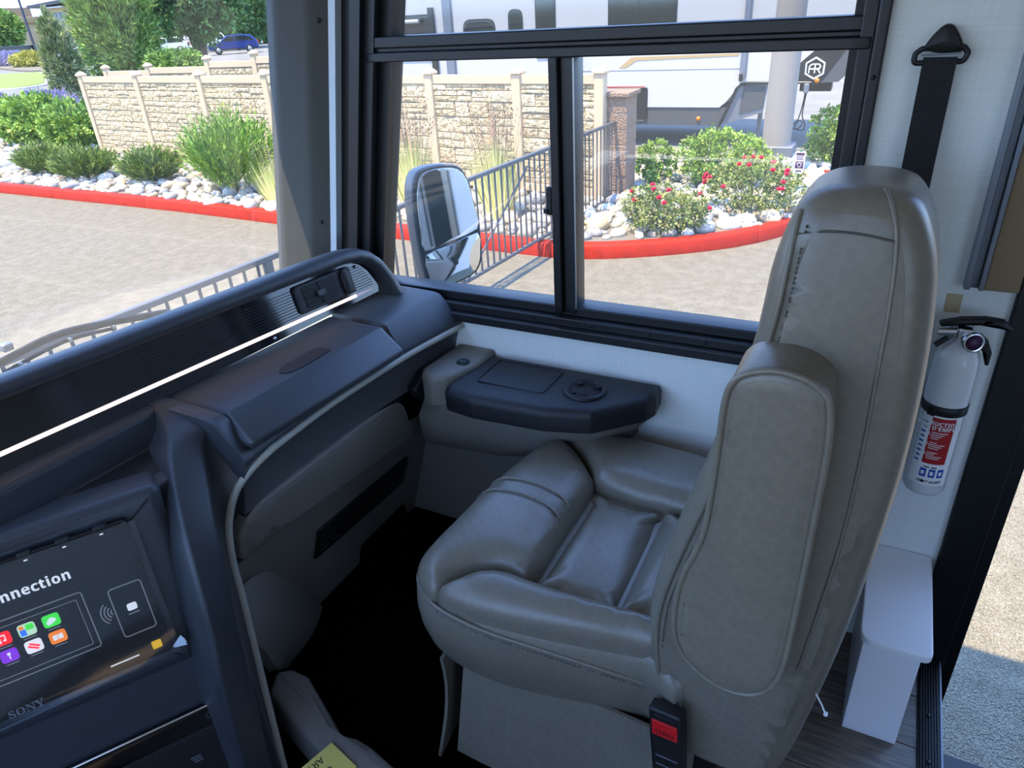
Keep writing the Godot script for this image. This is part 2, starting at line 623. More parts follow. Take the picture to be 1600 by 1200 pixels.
	for i in 4:
		m = mat("stone_%d" % i, [Color(0.84, 0.80, 0.70), Color(0.75, 0.72, 0.65), Color(0.86, 0.77, 0.61), Color(0.64, 0.63, 0.61)][i], 0.85, 0.0, 0.25)
		tri_tex(m, noise_tex(0.03, Color(0.82, 0.82, 0.82), Color(1, 1, 1), 80 + i, 4), 4.0)
	mat("stone_orange", Color(0.80, 0.60, 0.32), 0.85, 0.0, 0.25)
	vmat("stone_any", 0.85, 0.25)
	mat("railing", Color(0.34, 0.335, 0.335), 0.5)
	m = vmat("leaf", 0.55, 0.35)
	m.backlight_enabled = true
	m.backlight = Color(0.25, 0.33, 0.10)
	m = mat("block", Color(0.70, 0.60, 0.52), 0.95, 0.0, 0.2)
	tri_tex(m, noise_tex(0.12, Color(0.75, 0.73, 0.72), Color(1, 1, 1), 91, 4), 1.5, noise_tex(0.1, Color.BLACK, Color.WHITE, 92, 4, 256, true, 12.0), 1.0)
	m = mat("pole", Color(0.63, 0.60, 0.56), 0.8, 0.0, 0.3)
	tri_tex(m, noise_tex(0.4, Color(0.86, 0.86, 0.86), Color(1, 1, 1), 93, 3), 2.0)
	mat("trailer_white", Color(0.735, 0.73, 0.715), 0.35)
	mat("trailer_grey", Color(0.30, 0.31, 0.32), 0.4)
	mat("trailer_dark", Color(0.13, 0.135, 0.14), 0.3)
	mat("dark_window", Color(0.10, 0.13, 0.14), 0.04, 0.0, 0.9)
	mat("gold", Color(0.68, 0.58, 0.40), 0.5)
	mat("amber", Color(0.90, 0.50, 0.08), 0.3)
	mat("tan_wall", Color(0.74, 0.66, 0.52), 0.9, 0.0, 0.2)
	mat("tan_dark", Color(0.56, 0.48, 0.38), 0.9, 0.0, 0.2)
	mat("roof_dark", Color(0.24, 0.25, 0.29), 0.7)
	mat("orange_wall", Color(0.80, 0.50, 0.30), 0.9)
	mat("car_white", Color(0.88, 0.89, 0.90), 0.25)
	mat("car_blue", Color(0.08, 0.16, 0.42), 0.2)
	mat("car_black", Color(0.04, 0.04, 0.045), 0.25)
	mat("tail_red", Color(0.70, 0.05, 0.06), 0.3)
	mat("bark", Color(0.42, 0.36, 0.31), 0.95)
	mat("sign_purple", Color(0.30, 0.16, 0.32), 0.5)
	mat("sign_green", Color(0.16, 0.40, 0.30), 0.5)
	m = mat("lawn", Color(0.55, 0.62, 0.36), 0.95, 0.0, 0.2)
	tri_tex(m, noise_tex(0.2, Color(0.75, 0.75, 0.7), Color(1, 1, 1), 95, 3), 0.6)

func weave_normal() -> ImageTexture:
	var im := Image.create(64, 64, false, Image.FORMAT_RGB8)
	for y in 64:
		for x in 64:
			var v := 0.5 + 0.5 * sin(TAU * (x + (y / 8 % 2) * 4) / 8.0)
			im.set_pixel(x, y, Color(v, v, v))
	im.bump_map_to_normal_map(3.0)
	return ImageTexture.create_from_image(im)

func asphalt_image() -> ImageTexture:
	var im := Image.create(512, 512, false, Image.FORMAT_RGB8)
	var r := RandomNumberGenerator.new(); r.seed = 4
	for y in 512:
		for x in 512:
			var v := clampf(0.86 + r.randfn(0.0, 0.085), 0.45, 1.0)
			im.set_pixel(x, y, Color(v, v * 0.995, v * 0.985))
	return ImageTexture.create_from_image(im)

# ---------- the vehicle's shell ----------
const ZW := -1.6        # inner face of the passenger wall
const ZO := -1.7        # outer face

func build_shell():
	# floor: carpet in the cockpit, planks behind it
	var f := struct("floor", box(Vector3(-1.46, -0.10, ZW), Vector3(0.33, -0.012, 0.9)), mats.black_plastic, "floor of the vehicle cab")
	var k := Soup.new()
	add_box(k, Vector3(-1.46, -0.012, ZW), Vector3(-0.36, 0.0, 0.9))
	put("carpet", k.mesh(), mats.carpet, f)
	var r := RandomNumberGenerator.new(); r.seed = 12
	var z := ZW
	var row := 0
	while z < 0.88:
		var x := -0.36 - r.randf_range(0.1, 0.8)
		while x < 0.33:
			var x1: float = x + 0.92
			var lo := maxf(x, -0.36) + 0.0008; var hi := minf(x1, 0.29) - 0.0008
			if hi - lo > 0.02:
				put("plank", bbox(Vector3(lo, -0.011, z + 0.0008), Vector3(hi, 0.0, minf(z + 0.148, 0.9)), 0.0012), mats["plank_%d" % r.randi_range(0, 2)], f)
			x = x1
		z += 0.15
		row += 1
	# the rest of the cabin floor behind the entry step
	struct("floor_rear", boxes([[Vector3(0.33, -0.10, -0.6), Vector3(5.0, 0.0, 0.9)], [Vector3(1.25, -0.10, ZW), Vector3(5.0, 0.0, -0.6)]]), mats.plank_1)
	# passenger wall, with openings for the side window and the entry door
	var w := Soup.new()
	add_box(w, Vector3(-1.62, -0.55, ZO), Vector3(0.265, 0.755, ZW))
	add_box(w, Vector3(-0.05, 0.755, ZO), Vector3(0.265, 2.25, ZW))
	add_box(w, Vector3(-1.45, 1.98, ZO), Vector3(-0.05, 2.25, ZW))
	add_box(w, Vector3(0.265, 1.98, ZO), Vector3(1.25, 2.25, ZW))
	add_box(w, Vector3(1.25, -0.55, ZO), Vector3(5.0, 2.25, ZW))
	struct("wall_right", w.mesh(), mats.wallpaper, "white linen textured side wall of the cab")
	w = Soup.new()
	for b in [[-1.72, -0.60, 0.265, 0.75], [-0.04, 0.75, 0.265, 2.25], [-1.62, 2.0, -0.04, 2.25], [0.265, 2.03, 1.25, 2.25], [1.25, -0.60, 5.0, 2.25]]:
		add_box(w, Vector3(b[0], b[1], ZO - 0.012), Vector3(b[2], b[3], ZO))
	struct("wall_outer", w.mesh(), mats.trailer_grey, "grey outer skin of the vehicle")
	struct("baseboard_right", bbox(Vector3(-1.30, 0.0, ZW), Vector3(-0.12, 0.40, ZW + 0.012), 0.003), mats.beige, "greige lower wall panel beside the footwell")
	# driver side, with its window
	w = Soup.new()
	add_box(w, Vector3(-1.62, -0.55, 0.9), Vector3(5.0, 0.70, 1.0))
	add_box(w, Vector3(-1.45, 1.86, 0.9), Vector3(5.0, 2.25, 1.0))
	add_box(w, Vector3(0.05, 0.70, 0.9), Vector3(1.3, 1.86, 1.0))
	add_box(w, Vector3(2.8, 0.70, 0.9), Vector3(5.0, 1.86, 1.0))
	struct("wall_left", w.mesh(), mats.wallpaper)
	struct("wall_rear", box(Vector3(5.0, -0.55, ZO), Vector3(5.1, 2.25, 1.0)), mats.wallpaper)
	struct("ceiling", boxes([[Vector3(-1.45, 2.12, ZO), Vector3(5.1, 2.25, 1.0)]]), mats.white_panel)
	# front cap above the windshield and below it
	struct("wall_front", boxes([[Vector3(-1.68, 2.04, ZO), Vector3(-1.24, 2.25, 1.0)], [Vector3(-1.62, -0.55, ZO), Vector3(-1.46, 0.72, 1.0)]]), mats.white_panel)
	# windshield: a raked pane in front of the dashboard
	var rows := []
	for i in 9:
		var t := i / 8.0
		var y := lerpf(0.70, 2.06, t)
		var row_pts := []
		for j in 15:
			var s := j / 14.0
			var zz := lerpf(-1.64, 0.95, s)
			var bow := 0.16 * (1.0 - pow((zz + 0.35) / 1.3, 2.0))
			row_pts.append(Vector3(-1.645 + 0.25 * (y - 0.87) - bow * 0.8, y, zz))
		rows.append(row_pts)
	var ws := struct("window_2", sheet(rows, Vector3(-0.006, 0, 0)), mats.glass, "wide raked windshield pane")
	ws.set_meta("kind", "structure")
	# corner pillar between windshield and side window
	k = Soup.new()
	var prof := PackedVector2Array()
	# plan outline (x, z) at y = 0.9, shifted along the rake with height
	for p in fillet(PackedVector2Array([Vector2(-1.46, -1.585), Vector2(-1.465, -1.70), Vector2(-1.73, -1.70), Vector2(-1.70, -1.60), Vector2(-1.615, -1.54), Vector2(-1.51, -1.545)]), [0.012, 0.0, 0.01, 0.03, 0.04, 0.04], 4): prof.append(p)
	var rings := []
	for i in 7:
		var y := lerpf(0.55, 2.05, i / 6.0)
		var dx := 0.218 * (y - 0.92)
		var ring := PackedVector3Array()
		for p in prof: ring.append(Vector3(p.x + dx, y, p.y))
		rings.append(ring)
	add_loft(k, rings)
	var pl := struct("trim_1", k.mesh(), mats.pillar, "grey felt covered windshield pillar")
	for y in [1.545, 1.02]:
		var dx: float = 0.218 * (y - 0.92)
		put("screw", lathe([Vector2(0.001, -0.004), Vector2(0.006, -0.003), Vector2(0.006, 0.0), Vector2(0.002, 0.003), Vector2(0.0005, 0.003)], 10, Transform3D(Basis(Vector3.RIGHT, PI / 2), Vector3(-1.485 + dx, y, -1.56))), mats.black_plastic, pl)
	# pale strip and dark rubber beside it
	k = Soup.new(); slant_bar(k, -1.459, -1.437, -1.605, -1.575, 0.72, 2.0)
	struct("trim_2", k.mesh(), mats.strip_white, "pale edge strip between pillar and side window")
	k = Soup.new(); slant_bar(k, -1.437, -1.398, -1.66, -1.60, 0.72, 2.0)
	struct("trim_3", k.mesh(), mats.frame_black, "black rubber seal beside the pillar")

func slant_bar(k: Soup, x0: float, x1: float, z0: float, z1: float, y0: float, y1: float):
	var p := []
	for y in [y0, y1]:
		var dx: float = 0.212 * (y - 0.93)
		p.append_array([Vector3(x0 + dx, y, z0), Vector3(x1 + dx, y, z0), Vector3(x1 + dx, y, z1), Vector3(x0 + dx, y, z1)])
	add_hexa(k, p)

func build_side_window():
	var w := Node3D.new()
	w.name = "window_1"
	add_child(w)
	tag(w, "black framed sliding side window with two lower panes and a tinted upper pane", "", "", "structure")
	# outer frame, standing proud of the wall
	var k := Soup.new()
	add_bbox(k, Vector3(-1.42, 0.755, -1.69), Vector3(-0.045, 0.782, -1.583), 0.004)      # bottom flange
	add_bbox(k, Vector3(-1.40, 0.782, -1.69), Vector3(-0.06, 0.806, -1.600), 0.003)
	add_bbox(k, Vector3(-1.40, 0.806, -1.69), Vector3(-0.06, 0.832, -1.622), 0.003)
	add_bbox(k, Vector3(-0.092, 0.80, -1.69), Vector3(-0.066, 2.0, -1.602), 0.003)
	add_bbox(k, Vector3(-0.066, 0.755, -1.69), Vector3(-0.045, 2.0, -1.583), 0.004)
	slant_bar(k, -1.398, -1.366, -1.69, -1.583, 0.76, 2.0)
	slant_bar(k, -1.366, -1.335, -1.69, -1.602, 0.80, 2.0)
	add_bbox(k, Vector3(-1.30, 1.96, -1.69), Vector3(-0.045, 2.0, -1.585), 0.004)
	put("frame", k.mesh(), mats.frame, w)
	# inner dark reveal
	k = Soup.new()
	slant_bar(k, -1.335, -1.302, -1.69, -1.63, 0.83, 2.0)
	add_box(k, Vector3(-0.108, 0.83, -1.69), Vector3(-0.092, 1.95, -1.625))
	put("rubber_seal", k.mesh(), mats.frame_black, w)
	# middle rail
	k = Soup.new()
	add_bbox(k, Vector3(-1.25, 1.442, -1.69), Vector3(-0.07, 1.464, -1.60), 0.003)
	add_bbox(k, Vector3(-1.25, 1.464, -1.69), Vector3(-0.07, 1.474, -1.612), 0.002)
	add_bbox(k, Vector3(-1.25, 1.474, -1.69), Vector3(-0.07, 1.500, -1.604), 0.003)
	put("rail", k.mesh(), mats.frame, w)
	# mullion between the lower panes
	k = Soup.new()
	add_bbox(k, Vector3(-0.735, 0.815, -1.69), Vector3(-0.712, 1.445, -1.602), 0.003)
	put("mullion", k.mesh(), mats.frame_black, w)
	k = Soup.new()
	add_bbox(k, Vector3(-0.712, 0.815, -1.68), Vector3(-0.678, 1.445, -1.618), 0.003)
	put("sash_stile", k.mesh(), mats.frame, w)
	k = Soup.new()
	add_box(k, Vector3(-0.6795, 0.83, -1.6175), Vector3(-0.6765, 1.44, -1.615))
	put("sash_edge", k.mesh(), mats.aluminium, w)
	var latch := put("latch", bbox(Vector3(-0.752, 1.08, -1.625), Vector3(-0.735, 1.15, -1.605), 0.004), mats.black_plastic, w)
	put("tab", bbox(Vector3(-0.758, 1.085, -1.615), Vector3(-0.745, 1.097, -1.60), 0.003), mats.black_plastic, latch)
	# sill screws
	var scr := lathe([Vector2(0.0005, 0.0), Vector2(0.005, 0.0), Vector2(0.0045, 0.002), Vector2(0.0005, 0.003)], 8, Transform3D(Basis(Vector3.RIGHT, PI / 2), Vector3.ZERO))
	for x in [-0.98, -0.80, -0.63, -0.47, -0.33, -0.20]:
		put("screw", scr, mats.black_plastic, w, Transform3D(Basis(), Vector3(x, 0.794, -1.600)))
	for y in [1.02, 1.18, 1.395, 1.62]:
		put("screw", scr, mats.black_plastic, w, Transform3D(Basis(), Vector3(-0.056, y, -1.583)))
	# panes
	put("pane", box(Vector3(-1.37, 0.82, -1.660), Vector3(-0.70, 1.45, -1.656)), mats.glass, w)
	put("pane", box(Vector3(-0.69, 0.82, -1.672), Vector3(-0.09, 1.45, -1.668)), mats.glass, w)
	put("upper_pane", box(Vector3(-1.30, 1.49, -1.664), Vector3(-0.09, 1.97, -1.660)), mats.glass_tint, w)

func build_doorway():
	# black jamb of the entry door, stepwell, threshold and the door leaf standing open outside
	var k := Soup.new()
	add_bbox(k, Vector3(0.265, -0.50, -1.72), Vector3(0.345, 2.02, -1.585), 0.004)
	add_bbox(k, Vector3(0.345, -0.50, -1.72), Vector3(0.372, 2.02, -1.60), 0.003)
	var j := struct("door_1", k.mesh(), mats.frame_black, "black jamb of the open entry door")
	put("jamb_highlight", box(Vector3(0.3435, -0.45, -1.6035), Vector3(0.3455, 2.0, -1.5995)), mats.alu_dull, j)  # added pale strip, a highlight on the black jamb built as a shape
	struct("door_2", boxes([[Vector3(1.18, -0.50, -1.72), Vector3(1.25, 2.02, -1.585)], [Vector3(0.372, 1.94, -1.72), Vector3(1.18, 2.02, -1.60)]]), mats.frame_black, "far jamb of the entry doorway")
	struct("door_3", bbox(Vector3(0.0, -0.45, -0.045), Vector3(0.8, 1.95, 0.0), 0.01, Transform3D(Basis(Vector3.UP, 0.9), Vector3(1.24, 0.0, -1.75))), mats.white_panel, "entry door leaf standing open outside")
	var s := Soup.new()
	add_box(s, Vector3(0.33, -0.50, -1.70), Vector3(1.25, -0.46, -0.6))
	add_box(s, Vector3(0.33, -0.46, -1.15), Vector3(1.25, -0.23, -0.6))
	add_box(s, Vector3(0.322, -0.50, -1.60), Vector3(0.33, -0.005, -0.6))
	add_box(s, Vector3(1.25, -0.50, -1.60), Vector3(1.26, -0.005, -0.6))
	add_box(s, Vector3(0.33, -0.5, -0.61), Vector3(1.25, -0.10, -0.60))
	struct("floor_step", s.mesh(), mats.black_plastic, "black entry stepwell")
	# threshold strip with ribs
	var t := struct("trim_4", bbox(Vector3(0.285, -0.004, -1.60), Vector3(0.334, 0.004, -0.6), 0.001), mats.frame_black, "ribbed black threshold strip along the step edge")
	for i in 7:
		var x := 0.2915 + i * 0.0058
		put("rib", bbox(Vector3(x - 0.0014, 0.0035, -1.60), Vector3(x + 0.0014, 0.0065, -0.6), 0.0008), mats.rubber, t)
	put("edge", bbox(Vector3(0.331, -0.02, -1.60), Vector3(0.3365, 0.0062, -0.6), 0.001), mats.alu_dull, t)
	for z in [-1.40, -1.27, -1.05]:
		put("screw", lathe([Vector2(0.0005, 0.0), Vector2(0.005, 0.0), Vector2(0.004, 0.003), Vector2(0.0005, 0.003)], 8, Transform3D(Basis(), Vector3(0.308, 0.0055, z))), mats.black_plastic, t)
	# vertical blind channel on the wall beside the door and the ledge under it
	var c := Soup.new()
	add_bbox(c, Vector3(0.172, 1.005, -1.60), Vector3(0.183, 2.0, -1.572), 0.002)
	add_bbox(c, Vector3(0.183, 1.005, -1.60), Vector3(0.197, 2.0, -1.588), 0.002)
	add_bbox(c, Vector3(0.197, 1.005, -1.60), Vector3(0.206, 2.0, -1.572), 0.002)
	struct("trim_5", c.mesh(), mats.alu_dull, "grey metal shade channel running up the wall beside the door")
	struct("trim_6", bbox(Vector3(0.206, 1.005, -1.60), Vector3(0.265, 2.0, -1.578), 0.003), mats.tan_dark, "dark taupe panel beside the entry door")

# ---------- ground, kerbs, road ----------
func kerb_path() -> PackedVector3Array:
	return spline([Vector3(-40, -1, -7.62), Vector3(-22, -1, -7.50), Vector3(-14.7, -1, -7.42), Vector3(-10.1, -1, -7.36), Vector3(-7.5, -1, -7.24), Vector3(-5.4, -1, -7.14), Vector3(-3.6, -1, -7.06), Vector3(-3.0, -1, -7.08), Vector3(-2.4, -1, -7.31), Vector3(-1.7, -1, -7.76), Vector3(-1.165, -1, -8.30), Vector3(-0.75, -1, -9.1), Vector3(-0.6, -1, -10.2), Vector3(-0.7, -1, -11.6)], 8)

func build_ground():
	struct("pavement", box(Vector3(-60, -1.2, -13.5), Vector3(40, -1.0, 40)), mats.asphalt, "pale worn asphalt of the parking lot")
	struct("road", box(Vector3(-260, -1.25, -200), Vector3(120, -1.03, -13.5)), mats.road, "distant grey road surface")
	struct("road_front", box(Vector3(-260, -1.25, -13.5), Vector3(-60, -1.02, 120)), mats.road)
	var path := kerb_path()
	# red kerb, cut into castings with thin joints
	var kerb := thing("red_kerb", "long red painted concrete kerb along the rock bed", "kerb", Vector3(-3, -1, -7))
	var lens := PackedFloat32Array([0.0])
	for i in path.size() - 1: lens.append(lens[i] + path[i].distance_to(path[i + 1]))
	var total := lens[-1]
	var step := 2.45
	var s0 := 0.0
	while s0 < total - 0.1:
		var s1 := minf(s0 + step, total)
		var rings := []
		var m := 9
		for j in m:
			var s := lerpf(s0 + 0.004, s1 - 0.004, float(j) / (m - 1))
			var i := 0
			while i < lens.size() - 2 and lens[i + 1] < s: i += 1
			var t := (s - lens[i]) / maxf(lens[i + 1] - lens[i], 1e-5)
			var p := path[i].lerp(path[i + 1], t)
			var a := path[max(i - 1, 0)]; var b := path[min(i + 2, path.size() - 1)]
			var dir := (b - a).normalized()
			var side := Vector3(dir.z, 0, -dir.x)   # away from the lot
			var ring := PackedVector3Array()
			for q in [Vector2(0.0, -0.1), Vector2(0.0, 0.02), Vector2(0.016, 0.13), Vector2(0.028, 0.15), Vector2(0.045, 0.156), Vector2(0.15, 0.16), Vector2(0.16, 0.15), Vector2(0.165, -0.1)]:
				ring.append(p + side * q.x + Vector3.UP * q.y)
			rings.append(ring)
		var k := Soup.new()
		add_loft(k, rings)
		wput("kerb_casting", k.mesh(), mats.curb_red, kerb)
		s0 = s1
	# soil under the stones
	var k2 := Soup.new()
	var ol := PackedVector2Array()
	for p in path:
		if p.x > -34: ol.append(Vector2(p.x + (0.0 if p.x < -2 else -0.12), p.z - (0.12 if p.x < -1.4 else 0.0)))
	ol.append_array(PackedVector2Array([Vector2(-0.8, -12.4), Vector2(-3.0, -12.7), Vector2(-3.3, -10.4), Vector2(-16.0, -11.6), Vector2(-34.0, -13.5)]))
	add_prism(k2, ol, 0.13, Transform3D(Basis(Vector3.RIGHT, PI / 2), Vector3(0, -0.87, 0)))
	struct("rock_bed_soil", k2.mesh(), mats.gravel, "pale gravelly soil under the river stones")
	# pale concrete walk just beyond the railing's foot
	struct("walk", box(Vector3(-3.75, -1.05, -12.9), Vector3(-0.7, -0.90, -12.45)), mats.concrete, "pale kerb strip beyond the shrubs")

# ---------- dashboard ----------
# the dash runs from the passenger wall towards the driver along U, with H pointing rearward
const DU := Vector3(0.14085, 0.0, -0.99003)
const DH := Vector3(0.99003, 0.0, 0.14085)
const DO := Vector3(-1.377, 0.0, -0.521)

func dp(s: float, t: float, y: float) -> Vector3:
	return DO + DU * s + DH * t + Vector3.UP * y

func build_dashboard():
	var d := thing("dashboard", "dark charcoal cab dashboard with glossy fascia, pink light strip and touch screen", "dashboard", Vector3(-1.25, 0.0, -0.6))
	var far := 0.99      # end of the fascia towards the wall
	var near := -1.0     # towards the driver, out of the picture
	# --- fascia: glossy panel leaning forward at the top, round far end
	var lean := 0.2679   # tan 15
	var fx := frame(dp(0, 0, 0.87), DU, (Vector3.UP - DH * lean).normalized())
	var outline := PackedVector2Array([Vector2(near, -0.060), Vector2(0.30, -0.034), Vector2(far - 0.005, -0.014), Vector2(far, 0.0)])
	for i in 7:
		var a := PI * 0.5 * i / 6.0
		outline.append(Vector2(far - 0.075 + 0.075 * cos(a), 0.015 + 0.078 * sin(a)))
	outline.append(Vector2(near, 0.093))
	var fk := Soup.new()
	add_prism(fk, outline, -0.02, fx)
	wput("fascia", fk.mesh(), mats.fascia, d)
	# fine horizontal grooves as thin ribs on the far half
	var gk := Soup.new()
	for i in 11:
		var v := 0.012 + i * 0.0072
		var e := far - 0.006 if v < 0.03 else far - 0.012 - 0.0011 * pow(i - 2, 2.0) * 0.55
		if i < 10: add_box(gk, Vector3(0.30, v - 0.0007, 0.0), Vector3(e - 0.01, v + 0.0007, 0.0012), fx)
	wput("fascia_rib", gk.mesh(), mats.groove, d)
	# --- pink light strip with a light of the same size in front of it
	var lk := Soup.new()
	add_bbox(lk, Vector3(near, -0.0045, -0.002), Vector3(far - 0.085, 0.0045, 0.003), 0.0015, fx)
	var strip := wput("light_strip", lk.mesh(), glow_mat("strip_glow", Color(1.0, 0.89, 0.85), 0.40), d)
	strip.set_meta("label", "glowing pale pink light strip")
	lk = Soup.new()
	add_hexa(lk, [fx * Vector3(far - 0.085, -0.0042, 0.0), fx * Vector3(far - 0.025, -0.0005, 0.0), fx * Vector3(far - 0.025, -0.0005, 0.0022), fx * Vector3(far - 0.085, -0.0042, 0.0025), fx * Vector3(far - 0.085, 0.0042, 0.0), fx * Vector3(far - 0.025, 0.0015, 0.0), fx * Vector3(far - 0.025, 0.0015, 0.0022), fx * Vector3(far - 0.085, 0.0042, 0.0025)])
	wput("light_strip_tip", lk.mesh(), glow_mat("strip_glow_tip", Color(0.72, 0.66, 0.70), 0.16), d)
	var al := AreaLight3D.new()
	al.name = "light_strip_light"
	al.area_size = Vector2(1.7, 0.009)
	al.light_energy = 0.003
	al.light_color = Color(1.0, 0.84, 0.79)
	al.shadow_enabled = true
	add_child(al)
	# an area light shines along its -z, so turn it round on the panel
	al.transform = fx * Transform3D(Basis(Vector3.UP, PI), Vector3((near + far - 0.085) * 0.5, 0, 0.006))
	# --- brow: a padded hood over the fascia that bends down at the far end
	var path := PackedVector3Array()
	for p in [[near, 0.108], [-0.5, 0.108], [0.0, 0.108], [0.4, 0.108], [0.75, 0.108], [0.89, 0.107], [0.94, 0.100], [0.975, 0.083], [1.0, 0.055], [1.02, 0.01], [1.03, -0.03], [1.035, -0.045]]:
		path.append(fx * Vector3(p[0], p[1], 0.0))
	var rings := []
	for i in path.size():
		var t := (path[min(i + 1, path.size() - 1)] - path[max(i - 1, 0)]).normalized()
		var outw := (fx.basis.z.cross(t)).normalized()   # outwards from the fascia
		var zf := fx.basis.z
		var grow := 1.0 + 0.5 * clampf((i - 7) / 4.0, 0.0, 1.0)
		var ring := PackedVector3Array()
		# section: lip in front of the fascia, rounded crest, long slope towards the windshield
		for q in [Vector2(-0.016, -0.010), Vector2(-0.014, 0.022), Vector2(-0.004, 0.032), Vector2(0.010, 0.030), Vector2(0.022 * grow, 0.012), Vector2(0.026 * grow, -0.02), Vector2(0.020 * grow, -0.09), Vector2(-0.012, -0.20), Vector2(-0.03, -0.20), Vector2(-0.022, -0.03)]:
			ring.append(path[i] + outw * q.x + zf * q.y)
		rings.append(ring)
	var bk := Soup.new()
	add_loft(bk, rings)
	wput("brow", bk.mesh(), mats.dash, d)
	# little screws and knob on the fascia
	for p in [Vector2(0.575, 0.078), Vector2(0.93, 0.075), Vector2(0.62, -0.014), Vector2(0.05, -0.022), Vector2(0.33, -0.02)]:
		wput("fascia_screw", lathe([Vector2(0.0005, 0.0), Vector2(0.0045, 0.0), Vector2(0.0035, 0.003), Vector2(0.0005, 0.0025)], 10, fx * Transform3D(Basis(Vector3.RIGHT, PI / 2), Vector3(p.x, p.y, 0.0))), mats.chrome if p.y < -0.01 and p.x > 0.5 else mats.black_plastic, d)
	# --- air vent
	var vent := wput("air_vent", puff(rrect(0.715, 0.012, 0.905, 0.085, 0.012), 0.012, 0.004, 0.0, fx), mats.dash_soft, d)
	wput("vent_opening", puff(rrect(0.735, 0.020, 0.845, 0.077, 0.006), 0.0030, 0.001, 0.0, fx * Transform3D(Basis(), Vector3(0, 0, 0.0105))), mats.groove, vent)
	for i in 3:
		wput("vent_slat", bbox(Vector3(0.738, 0.031 + i * 0.016, 0.0105), Vector3(0.842, 0.0335 + i * 0.016, 0.0160), 0.0008, fx), mats.black_plastic, vent)
	wput("vent_slat", bbox(Vector3(0.788, 0.021, 0.0105), Vector3(0.7905, 0.076, 0.0160), 0.0008, fx), mats.black_plastic, vent)
	wput("vent_tab", bbox(Vector3(0.775, 0.040, 0.011), Vector3(0.800, 0.056, 0.021), 0.002, fx), mats.dash, vent)
	wput("vent_thumbwheel", puff(smooth_poly(PackedVector2Array([Vector2(0.868, 0.016), Vector2(0.886, 0.018), Vector2(0.892, 0.048), Vector2(0.886, 0.079), Vector2(0.868, 0.081), Vector2(0.862, 0.048)]), 3), 0.014, 0.004, 0.002, fx * Transform3D(Basis(), Vector3(0, 0, 0.008))), mats.black_plastic, vent)
	wput("vent_thumbwheel_edge", tube(PackedVector3Array([fx * Vector3(0.888, 0.022, 0.021), fx * Vector3(0.8925, 0.035, 0.0215), fx * Vector3(0.894, 0.05, 0.0215), fx * Vector3(0.890, 0.074, 0.021)]), 0.0013, 6), mats.alu_dull, vent)
	# --- shoulder: top shelf and front roll between the wall and the console
	var sh := Soup.new()
	rings = []
	for z in [-1.598, -1.50, -1.40, -1.356, -1.352, -1.346, -1.30, -1.20, -1.10, -1.0, -0.93, -0.86, -0.842, -0.836, -0.80]:
		var b := pipe_at(z)
		var plate: bool = z < -1.350
		var console: bool = z > -0.841
		var cx := lerpf(-1.098, -1.145, clampf((z + 1.6) / 0.757, 0, 1))
		var top := 0.832 if plate or console else 0.806
		var back: float = -1.377 + (z + 0.521) * -0.1423 - 0.03
		if plate or console:
			rings.append(PackedVector3Array([Vector3(back, 0.60, z), Vector3(back, top + 0.006, z), Vector3(cx - 0.04, top + 0.002, z), Vector3(cx - 0.012, top, z), Vector3(cx + 0.004, top - 0.006, z), Vector3(lerpf(cx, b.x, 0.5), lerpf(top, b.y, 0.45), z), Vector3(b.x - 0.004, b.y + 0.018, z), Vector3(b.x, b.y + 0.004, z), Vector3(b.x - 0.012, b.y - 0.012, z), Vector3(b.x - 0.05, 0.60, z)]))
		else:
			rings.append(PackedVector3Array([Vector3(back, 0.60, z), Vector3(back, top + 0.006, z), Vector3(cx - 0.06, top + 0.002, z), Vector3(cx - 0.03, top - 0.002, z), Vector3(cx + 0.0, top - 0.018, z), Vector3(b.x - 0.030, b.y + 0.030, z), Vector3(b.x - 0.012, b.y + 0.020, z), Vector3(b.x, b.y + 0.004, z), Vector3(b.x - 0.012, b.y - 0.012, z), Vector3(b.x - 0.05, 0.60, z)]))
	add_loft(sh, rings)
	wput("shelf_top", sh.mesh(), mats.dash, d)
	# --- lid of the tray: hexagonal section between two ends, soft edges
	var lidk := Soup.new()
	rings = []
	var L := [Vector3(-1.338, 0.800, -0.828), Vector3(-1.338, 0.836, -0.828), Vector3(-1.150, 0.832, -0.846), Vector3(-1.068, 0.788, -0.822), Vector3(-1.072, 0.770, -0.824), Vector3(-1.10, 0.766, -0.828)]
	var Rr := [Vector3(-1.285, 0.800, -1.346), Vector3(-1.285, 0.836, -1.346), Vector3(-1.108, 0.832, -1.342), Vector3(-1.031, 0.788, -1.316), Vector3(-1.035, 0.770, -1.316), Vector3(-1.06, 0.766, -1.318)]
	for s in [0.0, 0.004, 0.012, 0.03, 0.5, 0.97, 0.988, 0.996, 1.0]:
		var e: float = minf(s, 1.0 - s)
		var ins := 0.010 * pow(1.0 - clampf(e / 0.02, 0.0, 1.0), 2.0)
		var sec := PackedVector2Array()
		var o: Vector3 = L[0].lerp(Rr[0], s)
		for i in 6:
			var q: Vector3 = L[i].lerp(Rr[i], s) - o
			sec.append(Vector2(q.x, q.y))
		sec = inset(ccw(fillet(sec, [0.004, 0.008, 0.012, 0.010, 0.006, 0.004], 3)), ins)
		var ring := PackedVector3Array()
		var zz: float = lerpf(L[0].z, Rr[0].z, s)
		for q in sec:
			# ends slant with the lid's corners
			var u := clampf(q.x / 0.27, 0.0, 1.0)
			var zend := lerpf(lerpf(-0.828, -0.824, u), lerpf(-1.346, -1.317, u), s)
			if u > 0.55 and u < 0.8: zend += lerpf(-0.018, -0.012, s) * (1.0 - absf(u - 0.68) / 0.13)
			ring.append(Vector3(o.x + q.x, o.y + q.y, zend))
		rings.append(ring)
	add_loft(lidk, rings)
	var lid := wput("tray_lid", lidk.mesh(), mats.dash, d)
